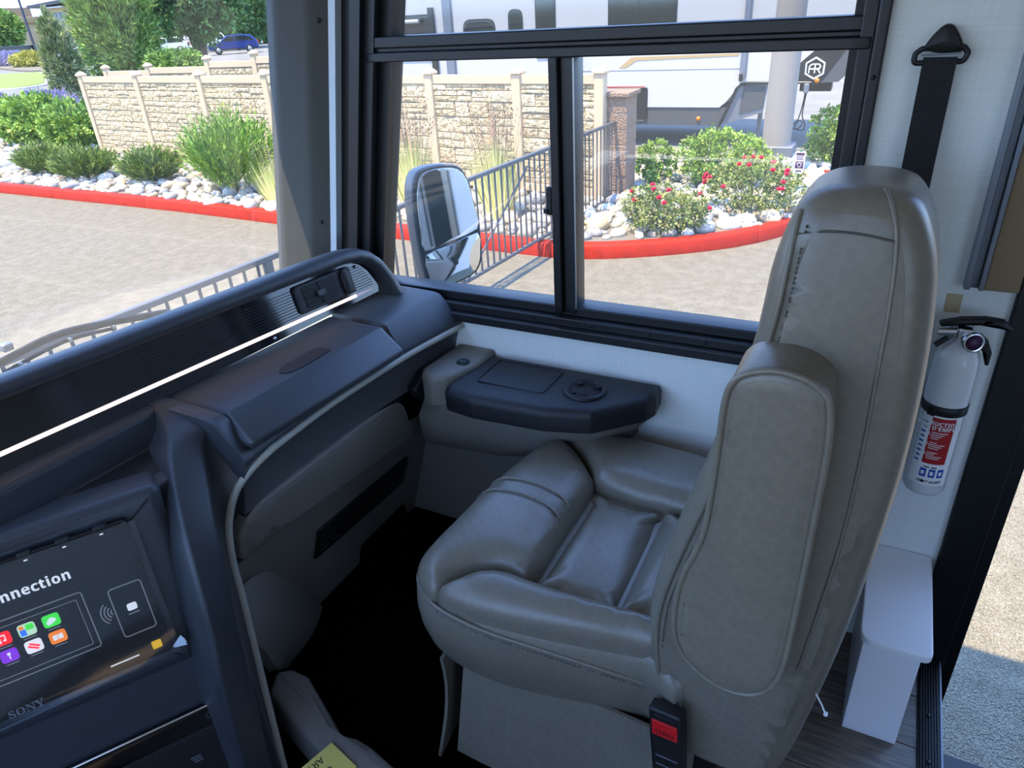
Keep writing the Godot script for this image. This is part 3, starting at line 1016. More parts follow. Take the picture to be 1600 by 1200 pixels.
	# finger recess: a thin darker plate, the pocket's shade put into its colour
	var hx := frame(Vector3(-1.166, 0.8335, -1.10), Vector3(0.03, 0, -1.0), Vector3(1, 0, 0.05))
	wput("finger_recess_plate", puff(smooth_poly(PackedVector2Array([Vector2(-0.062, -0.018), Vector2(0.052, -0.020), Vector2(0.072, 0.010), Vector2(0.058, 0.024), Vector2(-0.058, 0.020)]), 3), 0.0022, 0.001, -0.001, hx * Transform3D(Basis(), Vector3(0, 0, -0.001))), mats.dash_soft, lid)
	# --- console: recessed speaker well, and beside it a broad rib that rolls down to the floor
	var ck := Soup.new()
	rings = []
	for z in [-0.80, -0.762, -0.70, -0.64, -0.6, -0.55, -0.5, -0.45, -0.40, -0.375]:
		rings.append(console_ring(z))
	add_loft(ck, rings, true, true, true, false)
	wput("console_well", ck.mesh(), mats.dash, d)
	var re := spline(rib_right(), 4); var rl := spline(rib_left(), 4)
	var rib := []
	for i in re.size():
		var row := []
		var nrm := Vector3.UP
		if i > 0: nrm = (re[min(i + 1, re.size() - 1)] - re[i - 1]).cross(re[i] - rl[i]).normalized()
		if nrm.x + nrm.y < 0.0: nrm = -nrm
		# left wall, rounded shoulder, face, rounded shoulder
		row.append(rl[i] + Vector3(-0.13, -0.06, -0.02))
		row.append(rl[i] - nrm * 0.030 + (rl[i] - re[i]).normalized() * 0.004)
		row.append(rl[i] - nrm * 0.010)
		for t in [0.06, 0.14, 0.3, 0.5, 0.7, 0.86, 0.95]: row.append(rl[i].lerp(re[i], t) + nrm * 0.003 * sin(PI * t))
		row.append(re[i] - nrm * 0.004)
		rib.append(row)
	wput("console_rib", sheet(rib, Vector3(-0.012, -0.012, 0)), mats.dash, d)
	# rolled side between the rib and the piping
	var side_rows := []
	var e2 := spline(rib_right().slice(2), 4); var pe := spline(edge_p(), 4)
	for i in e2.size():
		var row := []
		for t in [0.0, 0.08, 0.2, 0.4, 0.7, 1.0]:
			var q := e2[i].lerp(pe[i], t) + Vector3(-0.012, -0.006, 0.004) * sin(PI * t)
			row.append(q + Vector3(-0.003, -0.003, 0))
		side_rows.append(row)
	wput("console_side", sheet(side_rows, Vector3(-0.014, -0.004, 0.012)), mats.dash, d)
	# beige piping from the wall along the shelf and down the console
	var pp := []
	for z in [-1.598, -1.5, -1.382, -1.218, -1.066, -0.931, -0.86]: pp.append(pipe_at(z) + Vector3(0.002, -0.003, 0))
	for i in range(1, edge_p().size()): pp.append(edge_p()[i])
	wput("piping", tube(spline(pp, 5), 0.0085, 10), mats.piping, d)
	# speaker grille on the floor of the well
	var sx := frame(Vector3(-1.252, 0.7655, -0.735), Vector3(-0.045, 0, 1.0), Vector3(-1, 0, -0.045))
	var gr := wput("speaker_grille", puff(fillet(PackedVector2Array([Vector2(0.0, -0.010), Vector2(0.022, -0.052), Vector2(0.16, -0.058), Vector2(0.235, -0.022), Vector2(0.335, 0.034), Vector2(0.345, 0.043), Vector2(-0.012, 0.046), Vector2(-0.014, 0.01)]), 0.004, 3), 0.004, 0.0015, 0.0, sx), mats.dash_soft, d)
	var hole := Soup.new()
	add_lathe(hole, [Vector2(0.0024, 0.0), Vector2(0.0024, 0.0006)], 6)
	var hm := hole.mesh()
	var mm := MultiMesh.new()
	mm.transform_format = MultiMesh.TRANSFORM_3D
	mm.mesh = hm
	var spots := []
	for i in 38:
		for j in 11:
			var q := Vector2(0.014 + i * 0.0088 + (j % 2) * 0.0044, -0.044 + j * 0.0082)
			if q.x < 0.022 and q.y < -0.015: continue
			if q.x > 0.15 and q.y < -0.050 + (q.x - 0.16) * 0.56: continue
			spots.append(q)
	mm.instance_count = spots.size()
	for i in spots.size():
		mm.set_instance_transform(i, sx * Transform3D(Basis(Vector3.RIGHT, PI / 2), Vector3(spots[i].x, spots[i].y, 0.004)))
	var mmi := MultiMeshInstance3D.new()
	mmi.multimesh = mm
	mmi.material_override = mats.groove
	mmi.name = "grille_holes"
	mmi.set_meta("kind", "stuff")
	gr.add_child(mmi)
	mmi.transform = Transform3D(Basis(), -d.position)
	wput("grille_rim", tube(PackedVector3Array([sx * Vector3(0.345, 0.046, 0.003), sx * Vector3(-0.010, 0.048, 0.003), sx * Vector3(-0.017, 0.04, 0.003), sx * Vector3(-0.017, 0.008, 0.003), sx * Vector3(-0.002, -0.013, 0.003), sx * Vector3(0.02, -0.055, 0.003)]), 0.003, 6), mats.dash, gr)
	build_screen(d)
	build_switch_panel(d)
	build_knee_area(d)

func glow_mat(called: String, c: Color, e: float) -> StandardMaterial3D:
	if mats.has(called): return mats[called]
	var m := mat(called, c, 0.5)
	m.emission_enabled = true
	m.emission = c
	m.emission_energy_multiplier = e
	return m

func pipe_at(z: float) -> Vector3:
	var pts := [Vector2(-1.60, -1.030), Vector2(-1.382, -1.067), Vector2(-1.218, -1.082), Vector2(-1.066, -1.089), Vector2(-0.931, -1.085), Vector2(-0.847, -1.078), Vector2(-0.78, -1.075)]
	for i in pts.size() - 1:
		if z <= pts[i + 1].x:
			return Vector3(lerpf(pts[i].y, pts[i + 1].y, clampf((z - pts[i].x) / (pts[i + 1].x - pts[i].x), 0, 1)), 0.742, z)
	return Vector3(-1.075, 0.742, z)

func rib_right() -> Array:
	return [Vector3(-1.345, 0.838, -0.834), Vector3(-1.25, 0.832, -0.840), Vector3(-1.175, 0.817, -0.838), Vector3(-1.165, 0.790, -0.786), Vector3(-1.117, 0.747, -0.737), Vector3(-1.078, 0.703, -0.701), Vector3(-1.043, 0.642, -0.671), Vector3(-1.017, 0.548, -0.642), Vector3(-1.002, 0.434, -0.622), Vector3(-0.988, 0.300, -0.602), Vector3(-0.972, 0.005, -0.575)]

func rib_left() -> Array:
	return [Vector3(-1.345, 0.839, -0.79), Vector3(-1.30, 0.835, -0.785), Vector3(-1.225, 0.819, -0.745), Vector3(-1.175, 0.793, -0.704), Vector3(-1.125, 0.756, -0.664), Vector3(-1.084, 0.713, -0.633), Vector3(-1.054, 0.665, -0.609), Vector3(-1.025, 0.580, -0.585), Vector3(-1.010, 0.500, -0.570), Vector3(-0.995, 0.373, -0.545), Vector3(-0.972, 0.005, -0.510)]

func edge_p() -> Array:
	return [Vector3(-1.081, 0.742, -0.88), Vector3(-1.098, 0.709, -0.812), Vector3(-1.114, 0.670, -0.779), Vector3(-1.121, 0.605, -0.750), Vector3(-1.112, 0.527, -0.729), Vector3(-1.095, 0.450, -0.714), Vector3(-1.071, 0.341, -0.690), Vector3(-1.041, 0.202, -0.660), Vector3(-1.000, 0.012, -0.620)]

func well_front(z: float) -> float:
	# front edge of the speaker well, running along the back of the angled display
	return minf(-1.16, -1.175 - 0.613 * (z + 0.575))

func console_ring(z: float) -> PackedVector3Array:
	var dx := (z + 0.8) * -0.05
	var back: float = -1.377 + (z + 0.521) * -0.1423 - 0.03
	var f := well_front(z)
	return PackedVector3Array([Vector3(back, 0.55, z), Vector3(back, 0.838, z), Vector3(-1.312 + dx, 0.8365, z), Vector3(-1.303 + dx, 0.833, z), Vector3(-1.300 + dx, 0.826, z), Vector3(-1.296 + dx, 0.768, z), Vector3(minf(-1.290 + dx, f - 0.004), 0.765, z), Vector3(f - 0.003, 0.765, z), Vector3(f, 0.762, z), Vector3(f - 0.01, 0.60, z)])

func build_screen(d: Node3D):
	# a display angled towards the driver, in a padded housing
	var u := Vector3(0.52275, 0, -0.85249)
	var v := Vector3(0.18243, -0.97684, 0.11186)
	var o := Vector3(-1.150, 0.752, -0.575)
	var sx := frame(o, u, -v)           # local x right, y up (screen runs to negative y), z towards the driver
	wput("screen_housing", puff(fillet(PackedVector2Array([Vector2(-0.55, -0.345), Vector2(0.030, -0.345), Vector2(0.060, -0.16), Vector2(0.068, 0.040), Vector2(-0.55, 0.040)]), [0.01, 0.02, 0.03, 0.02, 0.01], 5), 0.135, 0.022, 0.0, sx * Transform3D(Basis(), Vector3(0, 0, -0.150))), mats.dash, d)
	wput("console_front", bbox(Vector3(-0.55, -0.82, -0.09), Vector3(0.115, -0.25, -0.030), 0.012, sx), mats.dash, d)
	var s := wput("display", puff(rrect(-0.44, -0.290, 0.0, 0.0, 0.010), 0.024, 0.003, 0.0, sx * Transform3D(Basis(), Vector3(0, 0, -0.018))), mats.gloss_black, d)
	s.set_meta("label", "glossy black touch screen showing phone connection icons")
	var z := 0.0064
	for x in [-0.045, -0.105, -0.165]:
		wput("clip", bbox(Vector3(x - 0.010, -0.004, 0.0), Vector3(x + 0.012, 0.005, 0.010), 0.002, sx), mats.black_plastic, s)
		wput("clip_light", bbox(Vector3(x - 0.003, -0.013, z - 0.001), Vector3(x + 0.003, -0.0105, z + 0.0005), 0.0004, sx), glow_mat("ui_white", Color(0.85, 0.85, 0.84), 0.26), s)
	var white: Material = mats.ui_white
	var t := text_mesh("Connection", 0.0262, 0.0006, true)
	var to := wput("screen_text", t, white, s)
	to.transform = to.transform * sx * Transform3D(Basis(), Vector3(-0.183, -0.064, z))
	# framed picture of a head unit, with icons
	var grey: Material = glow_mat("ui_grey", Color(0.50, 0.50, 0.50), 0.15)
	var f := Soup.new()
	ring2(f, rrect(-0.345, -0.222, -0.108, -0.104, 0.006), 0.0022, sx, z)
	ring2(f, rrect(-0.335, -0.212, -0.119, -0.116, 0.003), 0.0014, sx, z)
	wput("unit_outline", f.mesh(), grey, s)
	var cols := [[Vector2(-0.165, -0.137), Color(0.25, 0.85, 0.25)], [Vector2(-0.165, -0.172), Color(0.95, 0.50, 0.08)], [Vector2(-0.203, -0.137), Color(0.75, 0.85, 0.70)], [Vector2(-0.203, -0.172), Color(0.90, 0.88, 0.86)], [Vector2(-0.241, -0.137), Color(0.88, 0.12, 0.20)], [Vector2(-0.241, -0.172), Color(0.52, 0.16, 0.78)], [Vector2(-0.279, -0.137), Color(0.30, 0.78, 0.30)], [Vector2(-0.279, -0.172), Color(0.16, 0.45, 0.88)]]
	for i in cols.size():
		var c: Vector2 = cols[i][0]
		var ic := wput("app_icon", puff(rrect(c.x - 0.0135, c.y - 0.0125, c.x + 0.0135, c.y + 0.0125, 0.006, 3), 0.0008, 0.0002, 0.0, sx * Transform3D(Basis(), Vector3(0, 0, z - 0.0003))), glow_mat("icon_%d" % i, cols[i][1], 0.26), s)
		match i:
			0: wput("bubble", puff(smooth_poly(PackedVector2Array([Vector2(c.x - 0.008, c.y - 0.002), Vector2(c.x - 0.006, c.y - 0.0075), Vector2(c.x, c.y - 0.006), Vector2(c.x + 0.008, c.y), Vector2(c.x, c.y + 0.006)]), 3), 0.0006, 0.0002, 0.0, sx * Transform3D(Basis(), Vector3(0, 0, z + 0.0003))), white, ic)
			1: wput("open_book", boxes_on(sx, [[Vector3(c.x - 0.008, c.y - 0.005, z + 0.0003), Vector3(c.x - 0.0005, c.y + 0.005, z + 0.0009)], [Vector3(c.x + 0.0005, c.y - 0.005, z + 0.0003), Vector3(c.x + 0.008, c.y + 0.005, z + 0.0009)]]), white, ic)
			2:
				wput("map_lawn", boxes_on(sx, [[Vector3(c.x - 0.001, c.y - 0.001, z + 0.0003), Vector3(c.x + 0.011, c.y + 0.010, z + 0.0008)]]), glow_mat("icon_0", Color.GREEN, 0.4), ic)
				wput("map_water", boxes_on(sx, [[Vector3(c.x - 0.011, c.y - 0.010, z + 0.0003), Vector3(c.x - 0.002, c.y + 0.002, z + 0.0008)]]), glow_mat("icon_7b", Color(0.2, 0.45, 0.88), 0.26), ic)
				wput("map_street", boxes_on(sx, [[Vector3(c.x - 0.011, c.y + 0.003, z + 0.0003), Vector3(c.x - 0.004, c.y + 0.010, z + 0.0008)]]), glow_mat("icon_1", Color.ORANGE, 0.4), ic)
			3:
				var kx := sx * Transform3D(Basis(Vector3(0, 0, 1), -0.6), Vector3(c.x, c.y, z + 0.0003))
				wput("stripe", boxes_on(kx, [[Vector3(-0.0085, 0.001, 0), Vector3(0.0085, 0.0042, 0.0005)], [Vector3(-0.0085, -0.0042, 0), Vector3(0.0085, -0.001, 0.0005)]]), glow_mat("icon_4", Color.RED, 0.4), ic)
			4: wput("note", boxes_on(sx, [[Vector3(c.x - 0.004, c.y - 0.006, z + 0.0003), Vector3(c.x - 0.0025, c.y + 0.006, z + 0.0008)], [Vector3(c.x + 0.004, c.y - 0.004, z + 0.0003), Vector3(c.x + 0.0055, c.y + 0.007, z + 0.0008)], [Vector3(c.x - 0.004, c.y + 0.005, z + 0.0003), Vector3(c.x + 0.0055, c.y + 0.0075, z + 0.0008)], [Vector3(c.x - 0.0065, c.y - 0.0075, z + 0.0003), Vector3(c.x - 0.002, c.y - 0.004, z + 0.0008)], [Vector3(c.x + 0.001, c.y - 0.0055, z + 0.0003), Vector3(c.x + 0.005, c.y - 0.002, z + 0.0008)]]), white, ic)
			5: wput("microphone", boxes_on(sx, [[Vector3(c.x - 0.001, c.y - 0.007, z + 0.0003), Vector3(c.x + 0.001, c.y + 0.002, z + 0.0008)], [Vector3(c.x - 0.0025, c.y + 0.001, z + 0.0003), Vector3(c.x + 0.0025, c.y + 0.006, z + 0.0008)]]), white, ic)
		wput("caption", boxes_on(sx, [[Vector3(c.x - 0.010, c.y - 0.0175, z), Vector3(c.x + 0.010, c.y - 0.0160, z + 0.0005)]]), grey, s)
	# waves and the phone
	for i in 4:
		var arc := PackedVector3Array()
		for j in 9:
			var a := PI + (j / 8.0 - 0.5) * 1.9
			arc.append(sx * Vector3(-0.074 + 0.0055 * (i + 1) * cos(a) + 0.004, -0.166 + 0.0062 * (i + 1) * sin(a), z))
		wput("wave", tube(arc, 0.0012, 5), grey, s)
	var ph := Soup.new()
	ring2(ph, rrect(-0.069, -0.226, -0.013, -0.122, 0.007), 0.0022, sx, z)
	var phone := wput("phone_outline", ph.mesh(), grey, s)
	wput("phone_icon", puff(rrect(-0.049, -0.177, -0.032, -0.162, 0.004, 3), 0.0006, 0.0002, 0.0, sx * Transform3D(Basis(), Vector3(0, 0, z - 0.0003))), white, phone)
	wput("caption", boxes_on(sx, [[Vector3(-0.050, -0.184, z), Vector3(-0.031, -0.182, z + 0.0005)]]), grey, phone)
	wput("progress_bar", boxes_on(sx, [[Vector3(-0.108, -0.2725, z - 0.0005), Vector3(-0.058, -0.270, z + 0.0004)]]), white, s)
	wput("yellow_sticker", puff(rrect(-0.033, -0.273, -0.016, -0.256, 0.002, 2), 0.0008, 0.0002, 0.0, sx * Transform3D(Basis(), Vector3(0, 0, z - 0.0003))), glow_mat("icon_yellow", Color(0.90, 0.70, 0.05), 0.2), s)
	t = text_mesh("SONY", 0.020, 0.0006, true, "Droid Serif")
	to = wput("maker_name", t, mats.alu_dull, s)
	to.transform = to.transform * sx * Transform3D(Basis(), Vector3(-0.251, -0.284, z - 0.0003))
	# protective film with a curled corner, still on the screen
	var rows := []
	for i in 8:
		var row := []
		for j in 14:
			var a := j / 13.0; var b := i / 7.0
			var x := lerpf(-0.44, 0.012, a); var y := lerpf(-0.296, -0.004, b)
			var lift := 0.0018 + 0.004 * pow(maxf(0.0, a - 0.75) * 4.0, 2.0) * (0.4 + 0.6 * absf(sin(b * 9.0)))
			row.append(sx * Vector3(x, y, z + lift))
		rows.append(row)
	wput("screen_film", sheet(rows, sx.basis.z * 0.0003), mats.film, s)
	var tipk := Soup.new()
	for i in 4:
		var a := -0.25 + i * 0.28
		add_hexa(tipk, [sx * Vector3(0.000, -0.282, z), sx * Vector3(0.002, -0.286, z), sx * Vector3(0.002, -0.286, z + 0.002), sx * Vector3(0.0, -0.282, z + 0.002), sx * Vector3(0.018 * cos(a) + 0.004, -0.272 + 0.022 * sin(a), z + 0.012), sx * Vector3(0.020 * cos(a) + 0.006, -0.278 + 0.022 * sin(a), z + 0.014), sx * Vector3(0.020 * cos(a) + 0.006, -0.278 + 0.022 * sin(a), z + 0.015), sx * Vector3(0.018 * cos(a) + 0.004, -0.272 + 0.022 * sin(a), z + 0.013)])
	wput("film_corner", tipk.mesh(), mats.strip_white, s)

func ring2(k: Soup, outline: PackedVector2Array, w: float, xf: Transform3D, z: float):
	var pts := PackedVector3Array()
	for p in ccw(outline): pts.append(xf * Vector3(p.x, p.y, z))
	add_tube(k, pts, w * 0.5, 5, 1.0, true)

func boxes_on(xf: Transform3D, list: Array) -> ArrayMesh:
	var k := Soup.new()
	for b in list: add_box(k, b[0], b[1], xf)
	return k.mesh()

func build_switch_panel(d: Node3D):
	# glossy switch panel with a chrome frame lower on the console face
	var sx := frame(Vector3(-1.063, 0.303, -0.568), Vector3(0.52275, 0, -0.85249), Vector3(-0.24, 0.96, -0.147))
	var zoff := 0.004
	var p := wput("switch_panel", puff(rrect(-0.42, -0.30, 0.0, 0.0, 0.012), 0.03, 0.003, 0.0, sx * Transform3D(Basis(), Vector3(0, 0, zoff - 0.03))), mats.gloss_black, d)
	var k := Soup.new()
	ring2(k, rrect(-0.42, -0.30, 0.0, 0.0, 0.010), 0.007, sx, zoff)
	wput("chrome_frame", k.mesh(), mats.chrome, p)
	wput("button_field", puff(rrect(-0.41, -0.29, -0.010, -0.045, 0.006), 0.002, 0.001, 0.0, sx * Transform3D(Basis(), Vector3(0, 0, zoff - 0.0005))), mats.black_plastic, p)
	for i in 3:
		wput("legend", boxes_on(sx, [[Vector3(-0.082 + 0.003 * i, -0.098 - i * 0.0055, zoff + 0.0012), Vector3(-0.062 + 0.001 * i, -0.0955 - i * 0.0055, zoff + 0.0018)]]), mats.alu_dull, p)
	var ic := Soup.new()
	ring2(ic, smooth_poly(PackedVector2Array([Vector2(-0.030, -0.022), Vector2(-0.024, -0.028), Vector2(-0.018, -0.022), Vector2(-0.024, -0.016)]), 3), 0.001, sx, zoff + 0.0004)
	wput("round_symbol", ic.mesh(), mats.alu_dull, p)

func kick(y: float, z: float) -> Vector3:
	return Vector3(-1.165 - 0.295 * (0.45 - y), y, z)

func build_knee_area(d: Node3D):
	# glossy dark band under the piping
	var rows := []
	for y in [0.745, 0.70, 0.66, 0.60, 0.54, 0.48]:
		var row := []
		for i in 13:
			var z := lerpf(-1.596, -0.805, i / 12.0)
			var b := pipe_at(minf(z, -0.80))
			var t: float = (0.745 - y) / 0.2
			row.append(Vector3(b.x - 0.012 - 0.055 * t, y, z))
		rows.append(row)
	wput("under_panel", sheet(rows, Vector3(-0.02, 0, 0)), mats.gloss_black, d)
	wput("column_shroud", puff(fillet(PackedVector2Array([Vector2(0, 0), Vector2(0.09, 0.02), Vector2(0.11, 0.06), Vector2(0.04, 0.075), Vector2(-0.02, 0.05)]), 0.012, 3), 0.03, 0.008, 0.002, frame(Vector3(-1.085, 0.585, -1.40), Vector3(0.12, 0.15, -1), Vector3(0, 1, 0.0))), mats.black_plastic, d)
	# knee bolster: a padded grey board, round at its console end
	var bx := frame(Vector3(-1.235, 0.0, 0.0), Vector3(0, 0, -1), Vector3(0.19, 1, 0))
	var ol := PackedVector2Array([Vector2(0.775, 0.485), Vector2(0.775, 0.555), Vector2(0.80, 0.595), Vector2(0.845, 0.613), Vector2(1.16, 0.608), Vector2(1.46, 0.599), Vector2(1.46, 0.405), Vector2(0.89, 0.480)])
	wput("knee_bolster", rim_pillow(fillet(ol, [0.012, 0.02, 0.02, 0.03, 0.1, 0.005, 0.005, 0.012], 4), 0.03, 0.012, 0.005, bx * Transform3D(Basis(), Vector3(0, 0, -0.03))), mats.beige, d)
	# kick panel sloping back to the floor, with a black air grille and a notch
	rows = []
	for i in 5:
		var y := lerpf(0.47, 0.0, i / 4.0)
		var row := []
		for j in 11: row.append(kick(y, lerpf(-1.598, -0.70, j / 10.0)))
		rows.append(row)
	wput("kick_panel", sheet(rows, Vector3(-0.02, 0, 0), false), mats.beige, d)
	var a := kick(0.34, -1.052); var b := kick(0.30, -1.470)
	var gx := frame(kick(0.335, -1.045), (kick(0.305, -1.470) - kick(0.335, -1.045)), kick(0.45, -1.2) - kick(0.0, -1.2))
	var g := wput("kick_grille", puff(rrect(0.0, -0.100, 0.43, 0.010, 0.008), 0.008, 0.003, 0.0, gx), mats.black_plastic, d)
	for i in 8:
		wput("grille_slot", bbox(Vector3(0.02 + i * 0.049, -0.080, 0.0075), Vector3(0.05 + i * 0.049, -0.076, 0.0092), 0.0006, gx), mats.dash, g)
	for i in 5:
		wput("grille_bar", bbox(Vector3(0.012, -0.062 + i * 0.014, 0.0075), Vector3(0.418, -0.058 + i * 0.014, 0.0095), 0.0008, gx), mats.groove, g)
	wput("carpet_flap", bbox(Vector3(-1.30, 0.0, -1.50), Vector3(-1.265, 0.085, -1.27), 0.006), mats.carpet, d)
	# corner panel where the console meets the floor
	rows = []
	var top := [Vector3(-1.15, 0.415, -0.735), Vector3(-1.17, 0.40, -0.80), Vector3(-1.205, 0.345, -0.885), Vector3(-1.235, 0.24, -0.955), Vector3(-1.265, 0.10, -1.03), Vector3(-1.282, 0.0, -1.075)]
	var bot := [Vector3(-1.08, 0.33, -0.70), Vector3(-1.10, 0.25, -0.735), Vector3(-1.13, 0.18, -0.76), Vector3(-1.16, 0.10, -0.79), Vector3(-1.19, 0.04, -0.84), Vector3(-1.225, 0.0, -0.885)]
	for i in 6:
		var row := []
		for j in 6:
			var t := j / 5.0
			row.append(top[i].lerp(bot[i], t) + Vector3(0.02, 0.008, 0.0) * sin(PI * t))
		rows.append(row)
	wput("corner_panel", sheet(rows, Vector3(-0.025, -0.01, 0.01)), mats.beige, d)
	# low beam running along the floor beside the footwell
	var beam := fillet(PackedVector2Array([Vector2(-1.15, -0.775), Vector2(-1.118, -0.80), Vector2(-1.066, -0.800), Vector2(-1.03, -0.782), Vector2(-0.885, -0.708), Vector2(-0.85, -0.716), Vector2(-0.802, -0.712), Vector2(-0.60, -0.665), Vector2(-0.60, -0.55), Vector2(-0.79, -0.60), Vector2(-0.909, -0.655), Vector2(-1.06, -0.700), Vector2(-1.12, -0.72)]), 0.014, 3)
	wput("footwell_beam", puff(beam, 0.12, 0.015, 0.004, plan(0.0)), mats.beige, d)

# ---------- console on the passenger wall ----------
func V2(list: Array) -> PackedVector2Array:
	var o := PackedVector2Array()
	for i in range(0, list.size(), 2): o.append(Vector2(list[i], list[i + 1]))
	return o

func build_side_console():
	var c := thing("side_console", "beige wall console with padded black top, tray and cup holder", "console", Vector3(-0.8, 0.0, -1.55))
	# body: loft of plan outlines from the underside to the top
	var k := Soup.new()
	var rings := []
	var lo := V2([-1.13, -1.598, -1.13, -1.47, -1.08, -1.455, -0.86, -1.475, -0.74, -1.53, -0.66, -1.585, -0.66, -1.598])
	var mid := V2([-1.10, -1.598, -1.10, -1.425, -1.04, -1.405, -0.70, -1.43, -0.58, -1.47, -0.50, -1.56, -0.49, -1.598])
	var hi := V2([-1.075, -1.598, -1.075, -1.44, -0.985, -1.39, -0.66, -1.395, -0.53, -1.42, -0.445, -1.54, -0.445, -1.598])
	var top := V2([-1.05, -1.598, -1.05, -1.46, -0.985, -1.405, -0.66, -1.405, -0.54, -1.43, -0.455, -1.545, -0.455, -1.598])
	for e in [[lo, 0.385, 0.03], [lo, 0.40, 0.0], [mid, 0.50, 0.0], [mid, 0.515, 0.0], [hi, 0.585, 0.0], [hi, 0.605, 0.0], [top, 0.622, 0.0]]:
		var pl := fillet(e[0], [0, 0.01, 0.05, 0.12, 0.12, 0.02, 0], 4)
		var ring := PackedVector3Array()
		for p in pl: ring.append(Vector3(p.x, e[1], p.y + (-e[2] if p.y > -1.55 else 0.0)))
		rings.append(ring)
	add_loft(k, rings)
	wput("body", k.mesh(), mats.beige, c)
	# raised end with the power socket
	wput("socket_end", puff(fillet(V2([-1.045, -1.597, -1.06, -1.42, -1.04, -1.385, -1.005, -1.372, -0.965, -1.395, -0.925, -1.50, -0.925, -1.597]), [0, 0.03, 0.03, 0.02, 0.02, 0.02, 0], 4), 0.085, 0.012, 0.002, plan(0.595)), mats.beige, c)
	var s := wput("socket", lathe([Vector2(0.019, 0.676), Vector2(0.019, 0.684), Vector2(0.017, 0.686), Vector2(0.013, 0.684), Vector2(0.001, 0.684)], 20, Transform3D(Basis(), Vector3(-0.967, 0.0, -1.487))), mats.black_plastic, c)
	for dx in [-0.005, 0.005]:
		wput("pin_slot", bbox(Vector3(-0.969 + dx, 0.683, -1.490), Vector3(-0.965 + dx, 0.6853, -1.484), 0.0006), mats.alu_dull, s)
	# padded top
	var pad := fillet(V2([-0.935, -1.592, -0.962, -1.375, -0.945, -1.352, -0.86, -1.340, -0.66, -1.352, -0.545, -1.385, -0.44, -1.49, -0.425, -1.53, -0.43, -1.592]), [0.0, 0.02, 0.02, 0.05, 0.1, 0.02, 0.03, 0.02, 0.0], 4)
	wput("padded_top", puff(pad, 0.066, 0.024, 0.003, plan(0.602), 0.006, 0.0, 5), mats.pad_black, c)
	# tray: sunk floor with a raised lip
	var tray := rrect(-0.885, -1.555, -0.695, -1.425, 0.012)
	var t := wput("tray", puff(tray, 0.004, 0.001, 0.0, plan(0.667)), mats.black_plastic, c)
	var tk := Soup.new()
	var ring := PackedVector3Array()
	for p in ccw(rrect(-0.888, -1.558, -0.692, -1.422, 0.014)): ring.append(Vector3(p.x, 0.671, p.y))
	add_tube(tk, ring, 0.0035, 6, 1.0, true)
	wput("tray_lip", tk.mesh(), mats.pad_black, t)
	# cup holder: ring, dark well and gripping fingers
	var cx := Transform3D(Basis(), Vector3(-0.598, 0.0, -1.478))
	var h := wput("cup_holder", lathe([Vector2(0.040, 0.640), Vector2(0.058, 0.668), Vector2(0.058, 0.674), Vector2(0.053, 0.678), Vector2(0.046, 0.677), Vector2(0.042, 0.672), Vector2(0.041, 0.6710), Vector2(0.001, 0.6705)], 32, cx), mats.black_plastic, c)
	wput("well", lathe([Vector2(0.041, 0.6700), Vector2(0.041, 0.6722), Vector2(0.0005, 0.6722)], 28, cx), mats.groove, h)
	for i in 4:
		var a := PI * 0.25 + i * PI * 0.5
		wput("grip_finger", bbox(Vector3(-0.010, 0.671, 0.027), Vector3(0.010, 0.676, 0.043), 0.003, cx * Transform3D(Basis(Vector3.UP, a), Vector3.ZERO)), mats.rubber, h)

# ---------- the passenger seat ----------
func stitch_row(k: Soup, path: PackedVector3Array, gap := 0.008, r := 0.0011):
	var acc := 0.0
	for i in path.size() - 1:
		var a := path[i]; var b := path[i + 1]
		var l := a.distance_to(b)
		var s := -acc
		while s + gap * 0.55 <= l:
			if s >= 0.0:
				add_tube(k, PackedVector3Array([a.lerp(b, s / l), a.lerp(b, (s + gap * 0.55) / l)]), r, 4)
			s += gap
		acc = l - s
		if acc < 0: acc = 0.0

